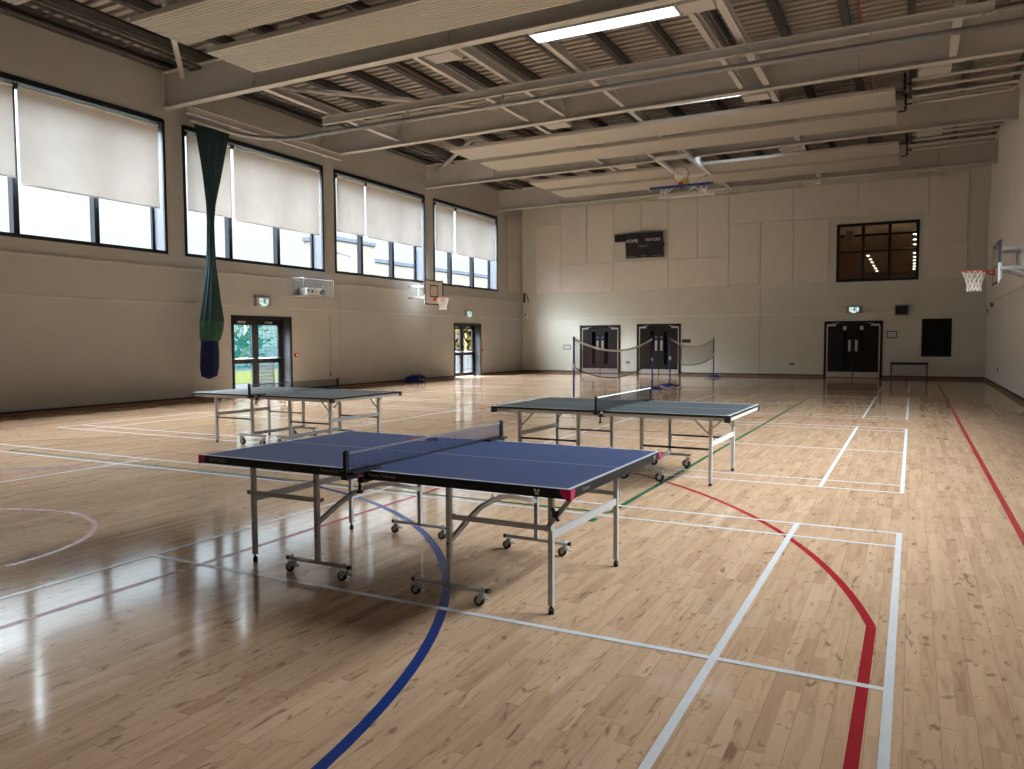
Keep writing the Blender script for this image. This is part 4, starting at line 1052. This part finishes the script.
M_BADGE = mat('maroon_badge', (.20, .02, .05, 1), .5)
def tt_net(loc, rz, cord, tape, lab, shade, drop=0):
    t = thing('table_tennis_net', lab, 'net', loc, rz, 'table tennis nets')
    L = .915; z0, z1 = .772, .9125 - drop
    for y in (-1, 1):
        m = MB(); m.box(-.012, .012, y * L - .014, y * L + .014, .765, .92 - drop); m.cyl((0, y * L, .92 - drop), .01, .012, 'z', 10); m.obj('post', M_BLACK, t)
        m = MB(); m.box(-.055, .055, min(y * (HW - .10), y * L), max(y * (HW - .10), y * L), .7612, .773); m.box(-.022, .022, min(y * (HW + .012), y * (L + .02)), max(y * (HW + .012), y * (L + .02)), .728, .7615); m.box(-.02, .02, min(y * (HW - .06), y * (HW + .03)), max(y * (HW - .06), y * (HW + .03)), .690, .700); m.box(-.02, .02, min(y * (HW + .012), y * (HW + .03)), max(y * (HW + .012), y * (HW + .03)), .690, .73)
        m.cyl((0, y * (HW + .035), .665), .008, .05, 'z', 8); m.cyl((0, y * (HW + .035), .638), .02, .012, 'z', 12); m.obj('clamp', M_BLACK, t)
        box('clamp_badge', M_BADGE if shade else M_WPLASTIC, t, .022, .024, min(y * (HW + .03), y * (HW + .08)), max(y * (HW + .03), y * (HW + .08)), .735, .752)
    m = MB(); n = 122
    for i in range(n + 1):
        y = -L + .014 + (2 * L - .028) * i / n; m.box(-.0012, .0012, y - .0011, y + .0011, z0, z1 - .012)
    for i in range(10):
        z = z0 + (z1 - .012 - z0) * i / 9; m.box(-.0013, .0013, -L + .014, L - .014, z - .0010, z + .0010)
    m.obj('mesh', cord, t)
    box('top_tape', tape, t, -.003, .003, -L + .01, L - .01, z1 - .011, z1)
    MB().tube([(0, -L + .012, .774), (0, L - .012, .774)], .004, 6).obj('bottom_cord', M_BLACK, t)
tt_net(t1.location + Vector((.03, 0, 0)), -.012, M_TTNET, M_TAPE, 'dark blue net clamped across the blue topped table', True, .03)
tt_net(t2.location, -.015, M_TTNETB, M_TAPEW, 'black net clamped across the dark slate table at the back', False)
tt_net(t3.location, -.016, M_TTNETB, M_TAPE, 'black net clamped across the grey table in front of the glazed door', False)

# bat lying on the blue table just behind the net
bt = thing('table_tennis_bat', 'red table tennis bat lying on the blue table behind the net', 'bat', (-3.33, 4.87, .7612), .22)
m = MB(); pts = [(.075 * math.cos(2 * PI * k / 28), .079 * math.sin(2 * PI * k / 28)) for k in range(28)]
MB().prism(pts, .003, .009, 'z').obj('blade', M_WOOD, bt); MB().prism(pts, .009, .0125, 'z').obj('rubber', M_RUBBER, bt); MB().prism(pts, .0, .003, 'z').obj('rubber', M_DARK, bt)
MB().prism([(.066, -.013), (.155, -.016), (.17, -.012), (.17, .012), (.155, .016), (.066, .013)], 0, .022, 'z').obj('handle', M_DARK, bt, .004)

# ------------------------------------------------------------------ badminton posts and nets
def bpost(y, s, lab, h=1.57):
    t = thing('badminton_post', lab, 'badminton post', (-6.9, y, 0), 0, 'blue badminton posts')
    MB().tube([(0, 0, .05), (0, 0, h)], .022, 12).obj('pole', M_BLUEPOST, t)
    b = MB(); b.box(-.33, .33, -.03, .03, .025, .065); b.box(-.10, .10, min(0, s * .42), max(0, s * .42), .03, .10); b.obj('base', M_BLUEPOST, t)
    m = MB()
    for x in (-.3, .3): m.cyl((x, .045, .03), .03, .02, 'y', 12)
    m.obj('wheel', M_WPLASTIC, t)
    MB().box(-.03, .03, -.035, .035, .85, .97).obj('winder', M_ALU, t); MB().cyl((0, 0, h + .005), .026, .02, 'z', 12).obj('cap', M_DARK, t)
bpost(16.46, -1, 'leftmost blue badminton post, its base hidden behind the slate table')
bpost(22.50, 1, 'blue badminton post at the right end of the longer net')
bpost(24.42, -1, 'blue badminton post at the left end of the shorter looking net')
bpost(30.55, 1, 'rightmost blue badminton post, standing near the back wall')
def bnet(y0, y1, lab, ts, bs, zb):
    t = thing('badminton_net', lab, 'net', (-6.9, y0, 0), 0, 'sagging badminton nets')
    L = y1 - y0; top = lambda u: 1.53 - ts * 4 * u * (1 - u); bot = lambda u: zb - bs * 4 * u * (1 - u)
    a, b = .025 / L, 1 - .025 / L
    NV, NH = 150, 30
    m = MB()
    for i in range(NV + 1):
        u = a + (b - a) * i / NV; y = u * L; m.box(-.001, .001, y - .0021, y + .0021, bot(u), top(u))
    for j in range(NH + 1):
        f = j / NH; seg = 24
        for k in range(seg):
            u0, u1 = a + (b - a) * k / seg, a + (b - a) * (k + 1) / seg
            m.bar((0, u0 * L, bot(u0) + f * (top(u0) - bot(u0))), (0, u1 * L, bot(u1) + f * (top(u1) - bot(u1))), .002, .002)
    m.obj('mesh', M_BADNET, t)
    us = [a + (b - a) * k / 30 for k in range(31)]
    m = MB()
    for p, q in zip(us, us[1:]): m.bar((0, p * L, top(p)), (0, q * L, top(q)), .008, .05)
    m.obj('top_tape', M_TAPEW, t)
    MB().tube([(0, u * L, bot(u)) for u in us], .012, 6).obj('bottom_cord', M_DARK, t)
bnet(16.46, 22.50, 'long sagging badminton net in front of the left and middle dark doors', .31, .36, .88)
bnet(24.42, 30.55, 'sagging badminton net to the right, in front of the middle doors and pale wall', .29, .22, .82)

# kit bag by the left wall
kb = thing('kit_bag', 'blue kit bag lying on the floor by the window wall', 'bag', (-15.9, 23.2, 0), 0)
def bagf(u, v):
    a = 2 * PI * v; y = -.58 + 1.16 * u; e = min(1, 5 * min(u, 1 - u) + .12)
    r = e * (1 + .12 * math.sin(u * 17) + .06 * math.sin(u * 31 + a))
    return (.19 * r * math.cos(a), y * .93, max(0, .11 + .12 * r * math.sin(a)))
MB().grid(bagf, 40, 20).obj('body', M_BLUEKIT, kb)
m = MB(); m.tube([(.1, -.25, .18), (.05, -.18, .27), (.05, .18, .27), (.1, .25, .18)], .015, 8); m.tube([(-.1, -.25, .18), (-.05, -.18, .26), (-.05, .18, .26), (-.1, .25, .18)], .015, 8); m.obj('handle', M_DARK, kb)
m = MB(); m.box(.178, .20, -.1, .05, .08, .15); m.box(.176, .198, .2, .30, .07, .12); m.obj('white_patch', M_WPLASTIC, kb)

# ------------------------------------------------------------------ outside
M_GRASS = make_mottled('lawn_grass', (.0105, .0125, .0042, 1), (.0135, .0155, .0058, 1), 3)
M_PAVE = make_mottled('pale_paving', (.014, .0145, .0155, 1), (.016, .0165, .0175, 1), 2)
M_ROAD = make_mottled('grey_road', (.009, .010, .012, 1), (.011, .012, .014, 1), 1)
M_CREAM = make_mottled('cream_render', (.050, .047, .040, 1), (.056, .052, .044, 1), .6)
M_ROOF = mat('grey_roof', (.024, .028, .034, 1), .6, spec=0)
M_FENCE = mat('green_fence_paint', (.003, .022, .019, 1), .5, spec=0)
struct(box('ground_paving', M_PAVE, None, -21.8, XL - WT, -20, 130, -.25, -.06))
struct(box('ground_yard', M_PAVE, None, XR + WT, 60, -40, 60, -.25, -.06))
struct(box('ground_lawn', M_GRASS, None, -31, -21.8, -20, 130, -.25, -.05))
struct(box('ground_road', M_ROAD, None, -160, -31, -120, 260, -.25, -.07))
def building(loc, dims, mt, lab, win=True):
    t = thing('building', lab, 'building', loc, 0); dx, dy, h = dims
    box('walls', mt, t, -dx, 0, 0, dy, 0, h); box('parapet', M_ROOF, t, -dx - .1, .1, -.1, dy + .1, h, h + .35)
    if win:
        y = 2.0
        while y < dy - 2:
            w = box('window', M_ROOF, t, 0, .06, y, y + 1.6, h * .42, h * .58); box('pane', M_BLACK, w, .06, .07, y + .1, y + 1.5, h * .42 + .1, h * .58 - .1); y += 4.2
    return t
building((-45, 53.2, -.07), (3.2, 6.0, 10.35), M_CREAM, 'tall cream building seen through the third window', False)
building((-48, 59.6, -.07), (3, 45, 9.4), M_CREAM, 'lower cream building seen through the farthest window')
building((-38, 63.5, -.07), (5, 9, 4.6), make_brick(), 'orange brick building seen through the far glazed door')
sl = thing('street_lamp', 'thin grey street lamp outside the third window', 'street lamp', (-42, 51.9, -.07))
MB().tube([(0, 0, 0), (0, 0, 8.6)], [.09, .05], 10).obj('pole', M_ROOF, sl); MB().bar((0, 0, 8.6), (0, -1.6, 8.75), .06, .06).obj('arm', M_ROOF, sl); MB().box(-.12, .12, -2.1, -1.5, 8.68, 8.80).obj('lamp_head', M_ROOF, sl)
fn = thing('mesh_fence', 'green mesh fence beyond the lawn outside the nearer glazed door', 'fence', (-33, 20, -.07))
m = MB()
for i in range(0, 241): m.box(-.008, .008, i * .1 - .02, i * .1 + .02, 0, 4.2)
for i in range(0, 22): m.box(-.008, .008, 0, 24, i * .2 - .008, i * .2 + .008)
m.obj('mesh', M_FENCE, fn)
for i in range(9): box('fence_post', M_FENCE, fn, -.05, .05, i * 3 - .05, i * 3 + .05, 0, 4.3)
def bush(loc, r, h, mt, lab):
    t = thing('bush', lab, 'bush', loc); m = MB(); rr = random.Random(len(lab))
    for i in range(260):
        a, b, c = rr.random() * 2 * PI, rr.random(), rr.random() ** .5
        p = Vector((math.cos(a) * r * c, math.sin(a) * r * c, h * (.12 + .88 * b) * (1 - .35 * c * c))); d = Vector((rr.uniform(-1, 1), rr.uniform(-1, 1), rr.uniform(-.5, .8))).normalized(); e = d.cross(Vector((0, 0, 1))).normalized()
        q = h * .09; m.add([p, p + d * q + e * q * .5, p + d * q * 2, p + d * q - e * q * .5], [(0, 1, 2, 3)])
    m.obj('foliage', mt, t); MB().tube([(0, 0, 0), (0, 0, h * .6)], .07, 8).obj('stem', M_WOOD, t)
M_LEAFY = make_mottled('yellow_leaves', (.016, .0135, .002, 1), (.021, .018, .003, 1), 4)
M_LEAFG = make_mottled('green_leaves', (.003, .008, .005, 1), (.005, .011, .006, 1), 4)
bush((-36, 34.5, -.07), 1.5, 4.2, M_LEAFY, 'yellow leaved bush behind the green mesh fence')
bush((-30, 50.5, -.07), 1.2, 3.4, M_LEAFY, 'yellow bush outside the far glazed door')
M_LATT = mat('pale_lattice', (.05, .05, .053, 1), .6, spec=0)
def lattice(loc, w, lab):
    t = thing('lattice_screen', lab, 'screen', loc, 0, 'white lattice screens outside the doors'); m = MB()
    for i in range(int(w / .085) + 1): m.box(-.012, .012, i * .085 - .018, i * .085 + .018, 0, 1.0)
    for i in range(9): m.box(-.014, .014, 0, w, i * .12, i * .12 + .045)
    m.obj('lattice', M_LATT, t)
    for y in (0, w): box('post', M_LATT, t, -.03, .03, y - .03, y + .03, 0, 1.05)
lattice((-19.5, 19.15, -.06), .75, 'white lattice screen outside the right leaf of the nearer glazed door')
lattice((-20.5, 33.6, -.06), 1.6, 'white lattice screen outside the far glazed door')

# ------------------------------------------------------------------ daylight
w = bpy.data.worlds.new('overcast_sky'); scene.world = w; w.use_nodes = True
nt = w.node_tree; nt.nodes.clear()
tc = nt.nodes.new('ShaderNodeTexCoord'); sp_ = nt.nodes.new('ShaderNodeSeparateXYZ'); nt.links.new(tc.outputs['Generated'], sp_.inputs[0])
rp = nt.nodes.new('ShaderNodeValToRGB'); nt.links.new(sp_.outputs[2], rp.inputs[0])
SKY = 1.0
stops = [(0.0, (.80, .90, 1.0)), (.10, (.80, .91, 1.02)), (.30, (.84, .94, 1.02)), (.55, (.865, .928, 1.0)), (1.0, (.885, .938, 1.0))]
e = rp.color_ramp.elements
while len(e) < len(stops): e.new(.5)
for el, (p, c) in zip(e, stops): el.position = p; el.color = (*c, 1)
rs = nt.nodes.new('ShaderNodeValToRGB'); nt.links.new(sp_.outputs[2], rs.inputs[0])
e = rs.color_ramp.elements; st = [(0, .0132), (.17, .0150), (.22, .026), (.30, .045), (.36, .28)]
st.append((.46, 1.0))
while len(e) < len(st): e.new(.5)
for el, (p, c) in zip(e, st): el.position = p; el.color = (c, c, c, 1)
ml = nt.nodes.new('ShaderNodeMath'); ml.operation = 'MULTIPLY'; nt.links.new(rs.outputs[0], ml.inputs[0]); ml.inputs[1].default_value = 25.5 * SKY
bg = nt.nodes.new('ShaderNodeBackground'); nt.links.new(rp.outputs[0], bg.inputs[0]); nt.links.new(ml.outputs[0], bg.inputs[1])
wo = nt.nodes.new('ShaderNodeOutputWorld'); nt.links.new(bg.outputs[0], wo.inputs[0])
def portal(loc, rot, sx, sy):
    l = bpy.data.lights.new('sky_portal', 'AREA'); l.shape = 'RECTANGLE'; l.size = sx; l.size_y = sy; l.cycles.is_portal = True
    o = bpy.data.objects.new('sky_portal', l); COL.objects.link(o); o.location = loc; o.rotation_euler = rot; o['kind'] = 'helper'
portal((GX + .13, 16.25, 4.31), (0, -PI / 2, 0), 1.28, 27.9)
portal((XR + .02, (FILL_RW[0][0] + FILL_RW[-1][1]) / 2, sum(RZ) / 2), (0, PI / 2, 0), RZ[1] - RZ[0], FILL_RW[-1][1] - FILL_RW[0][0])

# ------------------------------------------------------------------ camera
F, yaw, pitch, roll, ch = 775.141, .4766, -.05778, -.00394, 1.521
import json
cy_, sy_, cp_, sp2 = math.cos(yaw), math.sin(yaw), math.cos(pitch), math.sin(pitch)
f = Vector((-sy_ * cp_, cy_ * cp_, sp2)); r = Vector((cy_, sy_, 0)); u = r.cross(f)
r2 = math.cos(roll) * r + math.sin(roll) * u; u2 = -math.sin(roll) * r + math.cos(roll) * u
cam = bpy.data.cameras.new('camera'); co = bpy.data.objects.new('camera', cam); COL.objects.link(co)
Mx = Matrix((r2, u2, -f)).transposed().to_4x4(); Mx.translation = Vector((0, 0, ch)); co.matrix_world = Mx
cam.sensor_width = 36; cam.lens = F * 36 / 1024; cam.clip_end = 500; cam.clip_start = .05
scene.camera = co
vs = scene.view_settings; vs.view_transform = 'Standard'; vs.look = 'None'; vs.gamma = 1; vs.use_curve_mapping = False
vs.exposure = 1.9
scene.cycles.max_bounces = 12; scene.cycles.diffuse_bounces = 8; scene.cycles.transparent_max_bounces = 24; scene.cycles.sample_clamp_indirect = 3
scene.cycles.caustics_reflective = False; scene.cycles.use_denoising = True; scene.cycles.use_adaptive_sampling = False
